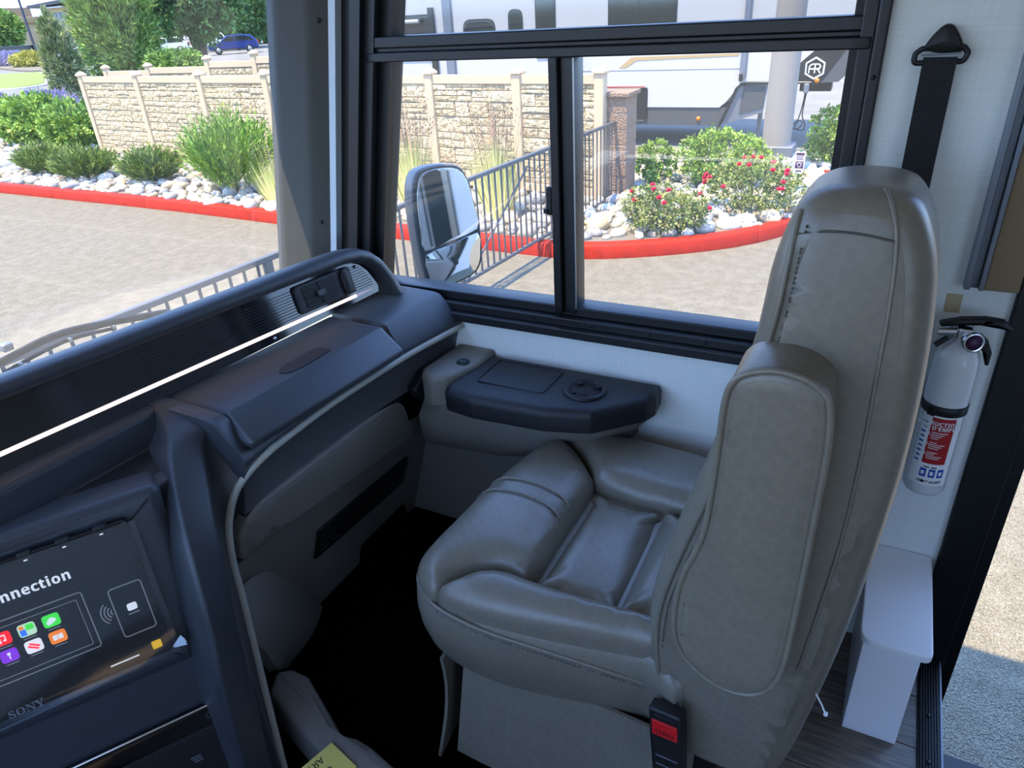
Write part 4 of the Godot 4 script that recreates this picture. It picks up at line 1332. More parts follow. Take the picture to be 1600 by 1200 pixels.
func build_seat():
	var s := thing("captain_seat", "grey leather passenger captain seat with tall back and raised armrest", "seat", Vector3(-0.42, 0.0, -1.17))
	# --- cushion panels, drawn in plan
	var front := V2([-0.672, -0.850, -0.650, -0.905, -0.609, -0.943, -0.555, -0.957, -0.508, -0.953, -0.507, -1.12, -0.505, -1.30, -0.535, -1.352, -0.590, -1.414, -0.651, -1.458, -0.70, -1.40, -0.737, -1.20, -0.752, -1.05, -0.760, -0.95, -0.750, -0.895, -0.715, -0.86])
	var fp := smooth_poly(front, 3)
	wput("cushion_front", pillow(fp, 0.115, 0.052, 0.018, plan(0.425)), mats.leather, s)
	var nearb := smooth_poly(V2([-0.668, -0.846, -0.645, -0.897, -0.607, -0.935, -0.553, -0.950, -0.505, -0.946, -0.40, -0.945, -0.28, -0.955, -0.14, -0.98, -0.12, -0.915, -0.25, -0.890, -0.418, -0.858, -0.56, -0.840]), 3)
	wput("cushion_side", pillow(nearb, 0.125, 0.045, 0.010, plan(0.415)), mats.leather, s)
	var farb := smooth_poly(V2([-0.648, -1.462, -0.590, -1.420, -0.535, -1.359, -0.500, -1.312, -0.381, -1.298, -0.28, -1.298, -0.16, -1.30, -0.14, -1.45, -0.25, -1.505, -0.388, -1.522, -0.487, -1.526, -0.578, -1.508]), 3)
	wput("cushion_side", pillow(farb, 0.125, 0.045, 0.010, plan(0.415)), mats.leather, s)
	wput("cushion_middle", pillow(fillet(V2([-0.503, -0.955, -0.501, -1.30, -0.328, -1.290, -0.326, -0.950]), 0.02, 4), 0.095, 0.022, 0.012, plan(0.405)), mats.leather, s)
	wput("cushion_rear", pillow(fillet(V2([-0.324, -0.952, -0.326, -1.288, -0.14, -1.28, -0.14, -0.955]), 0.02, 4), 0.115, 0.03, 0.012, plan(0.400)), mats.leather, s)
	# two sewn welts running over the front roll
	for z in [-1.135, -1.185]:
		var top := []
		top.append(Vector3(-0.752, 0.462, z))
		for i in 14:
			var x := lerpf(-0.742, -0.507, i / 13.0)
			var zz: float = z - 0.02 * sin((x + 0.757) / 0.25 * PI)
			top.append(Vector3(x, 0.425 + pillow_height(fp, 0.115, 0.052, 0.018, Vector2(x, zz)) + 0.0008, zz))
		wput("welt", tube(spline(top, 3), 0.0032, 6), mats.leather, s)
		var st := Soup.new()
		var off := PackedVector3Array()
		for q in spline(top, 3): off.append(q + Vector3(0, 0.0005, 0.009))
		stitch_row(st, off)
		wput("stitching", st.mesh(), mats.thread, s).set_meta("kind", "stuff")
	# piping along the lower edge of the cushion
	var pip := []
	for q in [[-0.418, -0.851, 0.452], [-0.56, -0.833, 0.468], [-0.66, -0.838, 0.478], [-0.70, -0.855, 0.480], [-0.745, -0.888, 0.482], [-0.762, -0.945, 0.484], [-0.757, -1.05, 0.486], [-0.742, -1.20, 0.488], [-0.707, -1.40, 0.488], [-0.655, -1.465, 0.486]]:
		pip.append(Vector3(q[0], q[2], q[1]))
	pip.insert(0, Vector3(-0.30, 0.432, -0.872)); pip.insert(0, Vector3(-0.20, 0.412, -0.892))
	wput("cushion_piping", tube(spline(pip, 4), 0.0045, 8), mats.leather, s)
	var st0 := Soup.new()
	var off0 := PackedVector3Array()
	for q in spline(pip.slice(0, 6), 4): off0.append(q + Vector3(0.0, -0.012, 0.002))
	stitch_row(st0, off0, 0.009)
	wput("stitching", st0.mesh(), mats.thread, s).set_meta("kind", "stuff")
	# side wall of the cushion down to the skirt
	var body := V2([-0.16, -0.905, -0.25, -0.890, -0.418, -0.858, -0.56, -0.840, -0.668, -0.846, -0.72, -0.862, -0.752, -0.90, -0.762, -0.95, -0.752, -1.05, -0.737, -1.20, -0.70, -1.40, -0.655, -1.458, -0.58, -1.51, -0.487, -1.524, -0.16, -1.50])
	body = ccw(smooth_poly(body, 3))
	var rings := []
	for e in [[0.235, 0.055], [0.27, 0.035], [0.32, 0.012], [0.38, -0.004], [0.43, -0.008], [0.47, -0.004], [0.485, 0.006]]:
		var ring := PackedVector3Array()
		for p in inset(body, e[1]): ring.append(Vector3(p.x, e[0], p.y))
		rings.append(ring)
	var k := Soup.new()
	add_loft(k, rings)
	wput("cushion_body", k.mesh(), mats.leather, s)
	# skirt: a flap in front, a panel on the near side, a plinth inside
	var rows := []
	for i in 7:
		var y := lerpf(0.29, 0.015, i / 6.0)
		var row := []
		for j in 9:
			var t := j / 8.0
			var z := lerpf(-0.862 + 0.055 * (0.29 - y) / 0.27 - 0.03 * sin(PI * (0.29 - y) / 0.29), -1.46, t)
			row.append(Vector3(-0.698 - 0.010 * sin(t * 7.0) - 0.02 * (0.29 - y), y, z))
		rows.append(row)
	wput("skirt_flap", sheet(rows, Vector3(0.008, 0, 0)), mats.leather, s)
	rows = []
	for i in 6:
		var y := lerpf(0.285, 0.035, i / 5.0)
		var row := []
		for j in 9:
			var t := j / 8.0
			var out := 0.065 * (0.285 - y) / 0.25
			row.append(Vector3(lerpf(-0.655 - 0.02 * (0.285 - y), -0.14, t), y, -0.895 + out + 0.004 * sin(t * 8.0)))
		rows.append(row)
	wput("skirt_panel", sheet(rows, Vector3(0, 0, -0.008)), mats.leather, s)
	wput("plinth", bbox(Vector3(-0.62, 0.0, -1.42), Vector3(-0.10, 0.24, -0.93), 0.01), mats.frame_black, s)
	# --- tall back with integral headrest, drawn in side view
	var side := V2([-0.097, 1.342, -0.071, 1.371, -0.019, 1.378, 0.031, 1.369, 0.050, 1.343, 0.071, 1.281, 0.080, 1.206, 0.087, 1.088, 0.087, 0.972, 0.081, 0.873, 0.072, 0.736, 0.058, 0.591, 0.028, 0.373, 0.005, 0.27, -0.10, 0.25, -0.20, 0.27, -0.229, 0.373, -0.247, 0.536, -0.245, 0.646, -0.209, 0.799, -0.161, 0.970, -0.123, 1.131, -0.118, 1.195, -0.114, 1.263])
	var sp := chaikin(side, 2)
	# wider low down, narrower at the head: loft the outline across the width
	var cpt := Vector2(-0.03, 0.85)
	rings = []
	var widths := [[-0.872, 0.034], [-0.880, 0.020], [-0.893, 0.008], [-0.912, 0.001], [-0.94, 0.0], [-1.05, -0.004], [-1.17, -0.006], [-1.29, -0.004], [-1.40, 0.0], [-1.428, 0.001], [-1.447, 0.008], [-1.460, 0.020], [-1.468, 0.034]]
	var spc := ccw(sp)
	var shape := func(p: Vector2, zw: float) -> Vector3:
		var head := clampf((p.y - 0.95) / 0.42, 0.0, 1.0)
		var z: float = -1.17 + (zw + 1.17) * (1.0 - 0.10 * head * head)
		# the front is hollow between the wings, the head end arches down at its corners
		var px := p.x
		var off := absf(z + 1.17) / 0.29
		if p.x < -0.06 and p.y < 1.25: px += 0.035 * (1.0 - smoothstep(0.45, 0.85, off)) * clampf((-0.06 - p.x) / 0.05, 0.0, 1.0)
		var py := p.y
		if p.y > 1.15: py -= (0.03 + 0.085 * pow(clampf((-0.88 - z) / 0.58, 0.0, 1.0), 1.4)) * (p.y - 1.15) / 0.22
		return Vector3(px, py, z)
	for e in widths:
		var ring := PackedVector3Array()
		for p in inset(spc, e[1]): ring.append(shape.call(p, e[0]))
		rings.append(ring)
	k = Soup.new()
	add_loft(k, rings, false, false)
	# closed ends, gently domed
	var ends := Soup.new()
	add_pillow(ends, inset(spc, 0.034), 0.001, 0.001, 0.012, Transform3D(), 0.022)
	for i in range(0, ends.v.size(), 3):
		for e in [[-0.872, 1.0], [-1.468, -1.0]]:
			var t := []
			for j in 3:
				var w: Vector3 = ends.v[i + j]
				var bulge: float = maxf(0.0, w.z - 0.001)
				var edge: float = 0.0 if w.z <= 0.0005 else 1.0
				t.append(shape.call(Vector2(w.x, w.y), e[0] + e[1] * bulge))
			if e[1] > 0: k.tri(t[0], t[1], t[2])
			else: k.tri(t[0], t[2], t[1])
	wput("backrest", k.mesh(), mats.leather, s)
	# seams on the near side: stitched wing seam, rear seam, seam under the headrest
	var face := inset(spc, 0.034)
	var on_side := func(p: Vector2, out: float) -> Vector3:
		var d := edge_dist(p, spc)
		var z := -0.872 + 0.012 * maxf(0.0, (pillow_height(face, 0.001, 0.001, 1.0, p) - 0.001))
		if d < 0.034:
			var tab := [[0.0, -0.93], [0.001, -0.912], [0.008, -0.893], [0.020, -0.880], [0.034, -0.872]]
			for i in 4:
				if d >= tab[i][0] and d <= tab[i + 1][0]: z = lerpf(tab[i][1], tab[i + 1][1], (d - tab[i][0]) / (tab[i + 1][0] - tab[i][0]))
		return shape.call(p, z + out)
	var seam := []
	for q in [[-0.087, 1.340], [-0.090, 1.30], [-0.094, 1.22], [-0.100, 1.155], [-0.111, 1.085], [-0.137, 0.97], [-0.163, 0.864], [-0.190, 0.765], [-0.216, 0.650], [-0.222, 0.545], [-0.208, 0.42]]:
		seam.append(on_side.call(Vector2(q[0], q[1]), 0.002))
	wput("wing_seam", tube(spline(seam, 4), 0.0042, 6), mats.leather, s)
	k = Soup.new()
	var sp2 := PackedVector3Array()
	for i in range(0, seam.size() - 1):
		var c: Vector3 = seam[i]
		sp2.append(on_side.call(Vector2(c.x + 0.012, c.y if c.y < 1.15 else c.y + (c.y - 1.15) * 0.158), 0.003))
	stitch_row(k, spline(Array(sp2), 6), 0.007, 0.0012)
	wput("stitching", k.mesh(), mats.thread, s).set_meta("kind", "stuff")
	seam = []
	for q in [[0.000, 1.372], [0.012, 1.350], [0.022, 1.31], [0.028, 1.225], [0.030, 1.130], [0.032, 0.997], [0.029, 0.855], [0.019, 0.726], [0.008, 0.60]]:
		seam.append(on_side.call(Vector2(q[0], q[1]), 0.0006))
	wput("rear_seam", tube(spline(seam, 4), 0.0026, 6), mats.leather, s)
	seam = []
	for q in [[-0.088, 1.308], [-0.055, 1.318], [-0.018, 1.318], [0.021, 1.311]]: seam.append(on_side.call(Vector2(q[0], q[1]), 0.0012))
	wput("head_seam", tube(spline(seam, 4), 0.0016, 5), mats.thread, s)
	# --- armrest folded up beside the back
	var arm := ccw(chaikin(V2([-0.138, 1.097, -0.132, 1.128, -0.117, 1.146, -0.082, 1.158, -0.043, 1.153, -0.019, 1.137, -0.009, 1.120, -0.003, 1.065, -0.004, 0.937, -0.006, 0.740, -0.010, 0.648, -0.035, 0.595, -0.090, 0.580, -0.148, 0.610, -0.176, 0.654, -0.182, 0.714, -0.174, 0.796, -0.152, 0.859, -0.145, 0.902, -0.141, 0.979, -0.139, 1.040]), 3))
	var ax := Transform3D(Basis(), Vector3(0, 0, -0.885))
	var ar := wput("armrest", rim_pillow(inset(arm, 0.002), 0.095, 0.014, 0.008, ax), mats.leather, s)
	k = Soup.new()
	var ring2_ := PackedVector3Array()
	for p in inset(arm, 0.004): ring2_.append(Vector3(p.x, p.y, -0.7935))
	add_tube(k, ring2_, 0.0045, 8, 1.0, true)
	wput("armrest_piping", k.mesh(), mats.leather, ar)
	# buckle on a stiff stalk
	var bx := frame(Vector3(-0.186, 0.428, -0.828), Vector3(1, 0.10, 0.10), Vector3(-0.10, 1, -0.06))
	var bu := wput("belt_buckle", puff(fillet(V2([-0.028, -0.19, 0.028, -0.19, 0.031, -0.06, 0.031, 0.012, -0.031, 0.012, -0.031, -0.06]), 0.007, 3), 0.026, 0.006, 0.0, bx * Transform3D(Basis(), Vector3(0, 0, -0.020))), mats.black_plastic, s)
	wput("release_button", puff(rrect(-0.024, -0.047, 0.024, -0.012, 0.003, 3), 0.004, 0.0015, 0.0, bx * Transform3D(Basis(), Vector3(0, 0, 0.0045))), mats.red_button, bu)
	wput("buckle_slot", bbox(Vector3(-0.020, -0.006, 0.0), Vector3(0.020, 0.002, 0.008), 0.001, bx), mats.groove, bu)
	for i in 2:
		wput("buckle_ridge", bbox(Vector3(-0.020, -0.100 - i * 0.022, 0.0052), Vector3(0.022, -0.0985 - i * 0.022, 0.0072), 0.0005, bx), mats.alu_dull, bu)
	var tx := wput("button_text", text_mesh("PRESS", 0.013, 0.0006, true), mats.red_ink, bu)
	tx.transform = tx.transform * bx * Transform3D(Basis(Vector3(0, 0, 1), PI), Vector3(0.0, -0.036, 0.0088))
	# small white tie at the back edge
	wput("cable_tie", tube(PackedVector3Array([Vector3(0.040, 0.560, -0.868), Vector3(0.052, 0.545, -0.862), Vector3(0.058, 0.535, -0.858), Vector3(0.0605, 0.538, -0.857)]), 0.0014, 5), mats.tag_white, s)
	wput("tie_head", bbox(Vector3(0.056, 0.531, -0.861), Vector3(0.062, 0.537, -0.855), 0.001), mats.tag_white, s)

func rim_pillow(outline: PackedVector2Array, depth: float, r: float, crown: float, xf: Transform3D) -> ArrayMesh:
	# a slab with a small rolled edge and a smooth domed face
	var k := Soup.new()
	var o := ccw(outline)
	var rings := []
	for e in [[0.0, 0.0], [0.0, depth - r], [r * 0.08, depth - r * 0.61], [r * 0.29, depth - r * 0.29], [r * 0.62, depth - r * 0.07], [r, depth]]:
		var ring := PackedVector3Array()
		for p in inset(o, e[0]): ring.append(xf * Vector3(p.x, p.y, e[1]))
		rings.append(ring)
	add_loft(k, rings, true, false, true, true, false)
	# the loft runs outwards; make its faces clockwise seen from outside
	var n := o.size()
	var a: Vector3 = rings[0][0]; var b: Vector3 = rings[0][1]; var c: Vector3 = rings[1][0]
	var mid := Vector3.ZERO
	for p in rings[0]: mid += p / n
	if (b - a).cross(c - a).dot(a - mid) > 0.0:
		for i in range(0, k.v.size(), 3):
			var t := k.v[i + 1]; k.v[i + 1] = k.v[i + 2]; k.v[i + 2] = t
	add_pillow(k, inset(o, r), 0.0005, 0.0005, crown, xf * Transform3D(Basis(), Vector3(0, 0, depth - 0.0005)), 0.02)
	return k.mesh()

# ---------- other things in the cab ----------
func build_cabin_things():
	# low laminate bench behind the seat
	var b := thing("bench_box", "small pale laminate step box with rounded top behind the seat", "box", Vector3(0.18, 0.0, -1.45))
	wput("top_board", puff(fillet(V2([0.117, -1.598, 0.117, -1.262, 0.255, -1.262, 0.255, -1.598]), [0, 0.035, 0.02, 0], 5), 0.019, 0.003, 0.0, plan(0.300), 0.003, 0.0, 3), mats.laminate, b)
	wput("front_board", bbox(Vector3(0.127, 0.0, -1.305), Vector3(0.240, 0.300, -1.289), 0.002), mats.laminate, b)
	wput("side_board", bbox(Vector3(0.127, 0.0, -1.598), Vector3(0.142, 0.300, -1.305), 0.002), mats.laminate, b)
	wput("side_board", bbox(Vector3(0.2255, 0.09, -1.598), Vector3(0.240, 0.300, -1.305), 0.002), mats.frame_black, b)
	# fire extinguisher on the wall
	var e := thing("fire_extinguisher", "white fire extinguisher with red instruction label strapped to the wall", "extinguisher", Vector3(0.188, 0.55, -1.535))
	var ex := Transform3D(Basis(), Vector3(0.188, 0.0, -1.535))
	var R := 0.0415
	wput("cylinder", lathe([Vector2(0.001, 0.553), Vector2(0.030, 0.553), Vector2(0.038, 0.556), Vector2(R, 0.564), Vector2(R, 0.86), Vector2(0.0395, 0.878), Vector2(0.034, 0.893), Vector2(0.025, 0.904), Vector2(0.017, 0.910), Vector2(0.015, 0.918), Vector2(0.015, 0.926)], 36, ex), mats.white_paint, e)
	# bracket strap
	wput("strap", lathe([Vector2(R, 0.756), Vector2(R + 0.0018, 0.757), Vector2(R + 0.0018, 0.777), Vector2(R, 0.778)], 36, ex), mats.black_plastic, e)
	wput("strap_clasp", bbox(Vector3(-0.008, 0.756, R), Vector3(0.008, 0.778, R + 0.008), 0.002, ex * Transform3D(Basis(Vector3.UP, -0.55), Vector3.ZERO)), mats.black_plastic, e)
	wput("bracket", bbox(Vector3(-0.02, 0.58, -0.065), Vector3(0.02, 0.93, -0.040), 0.003, ex), mats.aluminium, e)
	# printed label wrapped round the front
	wput("red_label", arc_band(ex, R + 0.0008, -0.45, 0.62, 0.640, 0.752), mats.label_red, e)
	wput("white_label", arc_band(ex, R + 0.0006, -0.95, 0.95, 0.585, 0.755), mats.ink_white, e)
	for i in 3:
		wput("blue_pictogram", arc_band(ex, R + 0.0012, -0.42 + i * 0.40, -0.13 + i * 0.40, 0.606, 0.627), mats.label_blue, e)
	for i in 3:
		wput("pictogram_mark", arc_band(ex, R + 0.0016, -0.36 + i * 0.40, -0.22 + i * 0.40, 0.612, 0.621), mats.ink_white, e)
	curved_text(e, ex, "INSTRUCTIONS", R + 0.0014, -0.10, 0.7385, 0.0125, mats.ink_white)
	curved_text(e, ex, "MODE D'EMPLOI", R + 0.0014, -0.16, 0.7275, 0.0125, mats.ink_white)
	for i in 3:
		for j in 4:
			wput("text_line", arc_band(ex, R + 0.0012, -0.33, 0.36 - 0.12 * ((i * 3 + j * 5) % 4), 0.7165 - i * 0.0245 - j * 0.0048, 0.7180 - i * 0.0245 - j * 0.0048), mats.ink_white, e)
		curved_text(e, ex, str(i + 1) + ".", R + 0.0014, -0.40, 0.7130 - i * 0.0245, 0.009, mats.ink_white)
	for j in 9:
		wput("text_line", arc_band(ex, R + 0.0010, -0.86 + 0.03 * (j % 2), -0.62, 0.640 + j * 0.0118, 0.644 + j * 0.0118), mats.label_blue, e)
	for j in 2:
		wput("text_line", arc_band(ex, R + 0.0012, -0.30 + j * 0.34, -0.05 + j * 0.34, 0.630, 0.6325), mats.ink_black, e)
	curved_text(e, ex, "FIRST ALERT", R + 0.0014, 0.10, 0.5945, 0.0085, mats.ink_black)
	wput("diamond_mark", puff(V2([-0.004, 0, 0, -0.004, 0.004, 0, 0, 0.004]), 0.0008, 0.0002, 0.0, ex * Transform3D(Basis(Vector3.UP, -0.22), Vector3.ZERO) * Transform3D(Basis(), Vector3(0, 0.5945, R + 0.0006))), mats.ink_black, e)
	# valve, gauge, levers, pin
	wput("valve", bbox(Vector3(-0.014, 0.922, -0.020), Vector3(0.014, 0.945, 0.022), 0.004, ex), mats.chrome, e)
	var g := wput("gauge", lathe([Vector2(0.001, 0.0), Vector2(0.019, 0.0), Vector2(0.020, 0.004), Vector2(0.020, 0.012), Vector2(0.017, 0.014), Vector2(0.0155, 0.0125), Vector2(0.001, 0.0125)], 24, ex * Transform3D(Basis(Vector3.UP, 0.35) * Basis(Vector3.RIGHT, PI / 2 - 0.1), Vector3(0.013, 0.922, 0.020))), mats.chrome, e)
	wput("gauge_dial", lathe([Vector2(0.001, 0.0126), Vector2(0.0150, 0.0128), Vector2(0.001, 0.0140)], 20, ex * Transform3D(Basis(Vector3.UP, 0.35) * Basis(Vector3.RIGHT, PI / 2 - 0.1), Vector3(0.013, 0.922, 0.020))), mats.sign_purple, g)
	wput("lever", puff(fillet(V2([-0.048, 0.946, -0.040, 0.940, 0.012, 0.952, 0.052, 0.952, 0.074, 0.944, 0.078, 0.950, 0.060, 0.964, 0.030, 0.966, -0.010, 0.960]), 0.003, 3), 0.020, 0.004, 0.0, ex * Transform3D(Basis(), Vector3(0, 0, -0.010))), mats.black_plastic, e)
	wput("carry_handle", puff(fillet(V2([0.010, 0.905, 0.030, 0.905, 0.044, 0.892, 0.048, 0.868, 0.055, 0.868, 0.055, 0.895, 0.044, 0.918, 0.030, 0.930, 0.010, 0.93]), 0.003, 3), 0.014, 0.003, 0.0, ex * Transform3D(Basis(), Vector3(0, 0, -0.007))), mats.black_plastic, e)
	wput("nozzle", tube(PackedVector3Array([ex * Vector3(-0.010, 0.934, 0.006), ex * Vector3(-0.046, 0.930, 0.012)]), 0.0065, 10), mats.chrome, e)
	wput("pull_pin", tube(PackedVector3Array([ex * Vector3(-0.025, 0.918, 0.006), ex * Vector3(-0.045, 0.900, 0.010)]), 0.006, 8), mats.black_plastic, e)
	wput("inspection_tag", box(Vector3(0.150, 0.945, -1.5995), Vector3(0.178, 0.985, -1.5985)), mats.tan_wall, e)
	# shoulder belt on its anchor
	var sb := thing("seat_belt", "black shoulder belt hanging from its wall anchor beside the window", "seat belt", Vector3(0.05, 1.45, -1.59))
	var cov := smooth_poly(V2([0.020, 1.440, 0.022, 1.452, 0.034, 1.470, 0.046, 1.480, 0.058, 1.478, 0.070, 1.463, 0.078, 1.448, 0.078, 1.437, 0.050, 1.434]), 3)
	wput("anchor_cover", puff(cov, 0.026, 0.008, 0.003, Transform3D(Basis(), Vector3(0, 0, -1.60)), 0.0, 0.0, 4), mats.black_plastic, sb)
	var loop := PackedVector3Array()
	for p in ccw(fillet(V2([0.006, 1.418, 0.084, 1.420, 0.089, 1.434, 0.080, 1.444, 0.016, 1.442, 0.006, 1.434]), 0.007, 4)): loop.append(Vector3(p.x, p.y, -1.583))
	wput("slotted_ring", tube(loop, 0.0048, 8, 1.0, true), mats.black_plastic, sb)
	wput("ring_edge", tube(PackedVector3Array([Vector3(0.016, 1.4315, -1.578), Vector3(0.078, 1.4345, -1.578)]), 0.0018, 6), mats.aluminium, sb)
	var rows := []
	for i in 10:
		var t := i / 9.0
		var y := lerpf(1.428, 0.45, t)
		var row := []
		for j in 5:
			var u := j / 4.0
			row.append(Vector3(lerpf(0.020, 0.074, u) + 0.10 * t * t * 0.0 + lerpf(0.0, 0.003, t) , y, -1.578 + 0.012 * sin(PI * t)))
		rows.append(row)
	wput("webbing", sheet(rows, Vector3(0, 0, -0.002)), mats.webbing, sb)
	# sticky note lying on the beam
	var nx := frame(Vector3(-0.888, 0.1235, -0.672), Vector3(0.58, 0.02, 0.52), Vector3(0.50, 0.12, -0.62))
	nx = Transform3D(nx.basis, Vector3(-0.890, 0.128, -0.672))
	var n := thing("paper_note", "yellow paper note lying at the foot of the console", "note", Vector3(-0.85, 0.12, -0.63))
	var na := Vector3(-0.885, 0.128, -0.676); var nb := Vector3(-0.80, 0.128, -0.655); var nc := Vector3(-0.93, 0.131, -0.595)
	var pxf := frame(na, nb - na, na - nc)
	wput("sheet", bbox(Vector3(0.0, -0.10, 0.0), Vector3(0.09, 0.0, 0.0012), 0.0003, pxf), mats.note_yellow, n)
	var tt := wput("note_text", text_mesh("ART", 0.022, 0.0004, false), mats.ink_black, n)
	tt.transform = tt.transform * pxf * Transform3D(Basis(Vector3(0, 0, 1), -PI / 2), Vector3(0.018, -0.055, 0.0014))
	tt = wput("note_text", text_mesh("om", 0.024, 0.0004, false), mats.ink_black, n)
	tt.transform = tt.transform * pxf * Transform3D(Basis(Vector3(0, 0, 1), -PI / 2), Vector3(0.052, -0.052, 0.0014))

func arc_band(xf: Transform3D, r: float, a0: float, a1: float, y0: float, y1: float) -> ArrayMesh:
	# a thin printed patch on a cylinder, angles measured from +z towards +x
	var k := Soup.new()
	var n := maxi(3, int((a1 - a0) / 0.08))
	var from := 0
	for i in n:
		var a := lerpf(a0, a1, float(i) / n); var b := lerpf(a0, a1, float(i + 1) / n)
		var p := []
		for q in [[a, r - 0.0006], [b, r - 0.0006], [b, r], [a, r]]: p.append(Vector3(sin(q[0]) * q[1], 0, cos(q[0]) * q[1]))
		var c := []
		for y in [y0, y1]:
			for v in p: c.append(xf * (v + Vector3.UP * y))
		add_hexa(k, c)
	return k.mesh()

func curved_text(parent: Node, xf: Transform3D, words: String, r: float, mid: float, y: float, size: float, m: Material):
	var tm := text_mesh(words, size, 0.0003, true)
	var src := tm.get_mesh_arrays()
	var v: PackedVector3Array = src[Mesh.ARRAY_VERTEX]
	for i in v.size():
		var a := mid + v[i].x / r
		var rr := r + v[i].z
		v[i] = xf * Vector3(sin(a) * rr, y + v[i].y, cos(a) * rr)
	src[Mesh.ARRAY_VERTEX] = v
	var nv := PackedVector3Array()
	for i in v.size():
		var d := xf.affine_inverse() * v[i]
		nv.append(Vector3(d.x, 0, d.z).normalized())
	var am := ArrayMesh.new()
	var arr := []
	arr.resize(Mesh.ARRAY_MAX)
	arr[Mesh.ARRAY_VERTEX] = v
	arr[Mesh.ARRAY_NORMAL] = nv
	arr[Mesh.ARRAY_INDEX] = src[Mesh.ARRAY_INDEX]
	am.add_surface_from_arrays(Mesh.PRIMITIVE_TRIANGLES, arr)
	wput("lettering", am, m, parent)

# ---------- just outside: mirror and wipers ----------
func build_mirror_and_wipers():
	var m := thing("side_mirror", "grey door mirror with tall glass over a small convex one, outside the window", "mirror", Vector3(-1.33, 0.64, -2.02))
	var n := Vector3(0.845, 0.10, 0.525).normalized()
	var u := Vector3.UP.cross(n).normalized()
	var mx := frame(Vector3(-1.335, 0.885, -2.05), u, Vector3.UP)
	mx = Transform3D(Basis(u, n.cross(u), n), Vector3(-1.335, 0.885, -2.05))
	var out := V2([-0.115, -0.16, -0.10, -0.205, -0.055, -0.218, 0.06, -0.200, 0.108, -0.165, 0.124, -0.10, 0.122, 0.02, 0.100, 0.15, 0.070, 0.195, 0.01, 0.208, -0.065, 0.205, -0.10, 0.175, -0.118, 0.10, -0.122, -0.03])
	var sp := smooth_poly(out, 3)
	wput("shell", puff(sp, 0.12, 0.012, -0.004, mx * Transform3D(Basis(), Vector3(0, 0, -0.13)), 0.06, 0.01, 5), mats.mirror_shell, m)
	wput("bezel", puff(inset(ccw(sp), 0.006), 0.006, 0.003, 0.0, mx * Transform3D(Basis(), Vector3(0, 0, -0.010))), mats.rubber, m)
	var up := smooth_poly(V2([-0.104, -0.068, 0.000, -0.052, 0.108, -0.030, 0.111, 0.03, 0.092, 0.14, 0.062, 0.183, 0.01, 0.195, -0.06, 0.192, -0.09, 0.165, -0.107, 0.09, -0.110, 0.0]), 2)
	wput("flat_glass", puff(up, 0.003, 0.001, 0.0, mx * Transform3D(Basis(), Vector3(0, 0, -0.004))), mats.mirror, m)
	var lo := smooth_poly(V2([-0.103, -0.082, 0.000, -0.066, 0.107, -0.044, 0.110, -0.10, 0.097, -0.155, 0.055, -0.188, -0.05, -0.205, -0.092, -0.192, -0.104, -0.15]), 2)
	wput("convex_glass", puff(lo, 0.003, 0.001, 0.010, mx * Transform3D(Basis(), Vector3(0, 0, -0.004))), mats.mirror, m)
	wput("arm", tube(spline([mx * Vector3(-0.01, -0.19, -0.06), mx * Vector3(0.0, -0.25, -0.07), Vector3(-1.42, 0.56, -1.95), Vector3(-1.45, 0.52, -1.72)], 5), 0.022, 10), mats.rubber, m)
	# wipers at the foot of the windshield
	var w := thing("wiper", "black windshield wiper arm and blade parked above the dashboard", "wiper", Vector3(-1.8, 0.82, -1.0))
	wput("blade", tube(spline([Vector3(-1.80, 0.815, -0.55), Vector3(-1.80, 0.835, -0.75), Vector3(-1.80, 0.826, -0.906), Vector3(-1.79, 0.812, -1.12), Vector3(-1.775, 0.795, -1.30)], 5), 0.007, 6, 0.6), mats.rubber, w)
	wput("arm", tube(spline([Vector3(-1.805, 0.852, -0.52), Vector3(-1.805, 0.868, -0.75), Vector3(-1.805, 0.880, -0.90), Vector3(-1.80, 0.862, -1.03), Vector3(-1.79, 0.823, -1.22)], 5), 0.010, 6, 0.7), mats.frame_black, w)
	wput("bridge", tube(spline([Vector3(-1.80, 0.845, -0.76), Vector3(-1.80, 0.858, -0.92), Vector3(-1.80, 0.838, -1.06)], 4), 0.005, 6), mats.frame_black, w)
	for q in [[-0.80, 0.852], [-0.93, 0.862], [-1.05, 0.848], [-1.18, 0.826]]:
		wput("blade_clip", bbox(Vector3(-1.796, q[1] - 0.006, q[0] - 0.004), Vector3(-1.785, q[1] + 0.004, q[0] + 0.004), 0.002), mats.aluminium, w)
	wput("nozzle", bbox(Vector3(-1.81, 0.893, -0.80), Vector3(-1.785, 0.912, -0.775), 0.004), mats.alu_dull, w)
	wput("cowl", bbox(Vector3(-1.95, 0.60, -1.60), Vector3(-1.78, 0.72, 0.95), 0.02), mats.rubber, w)

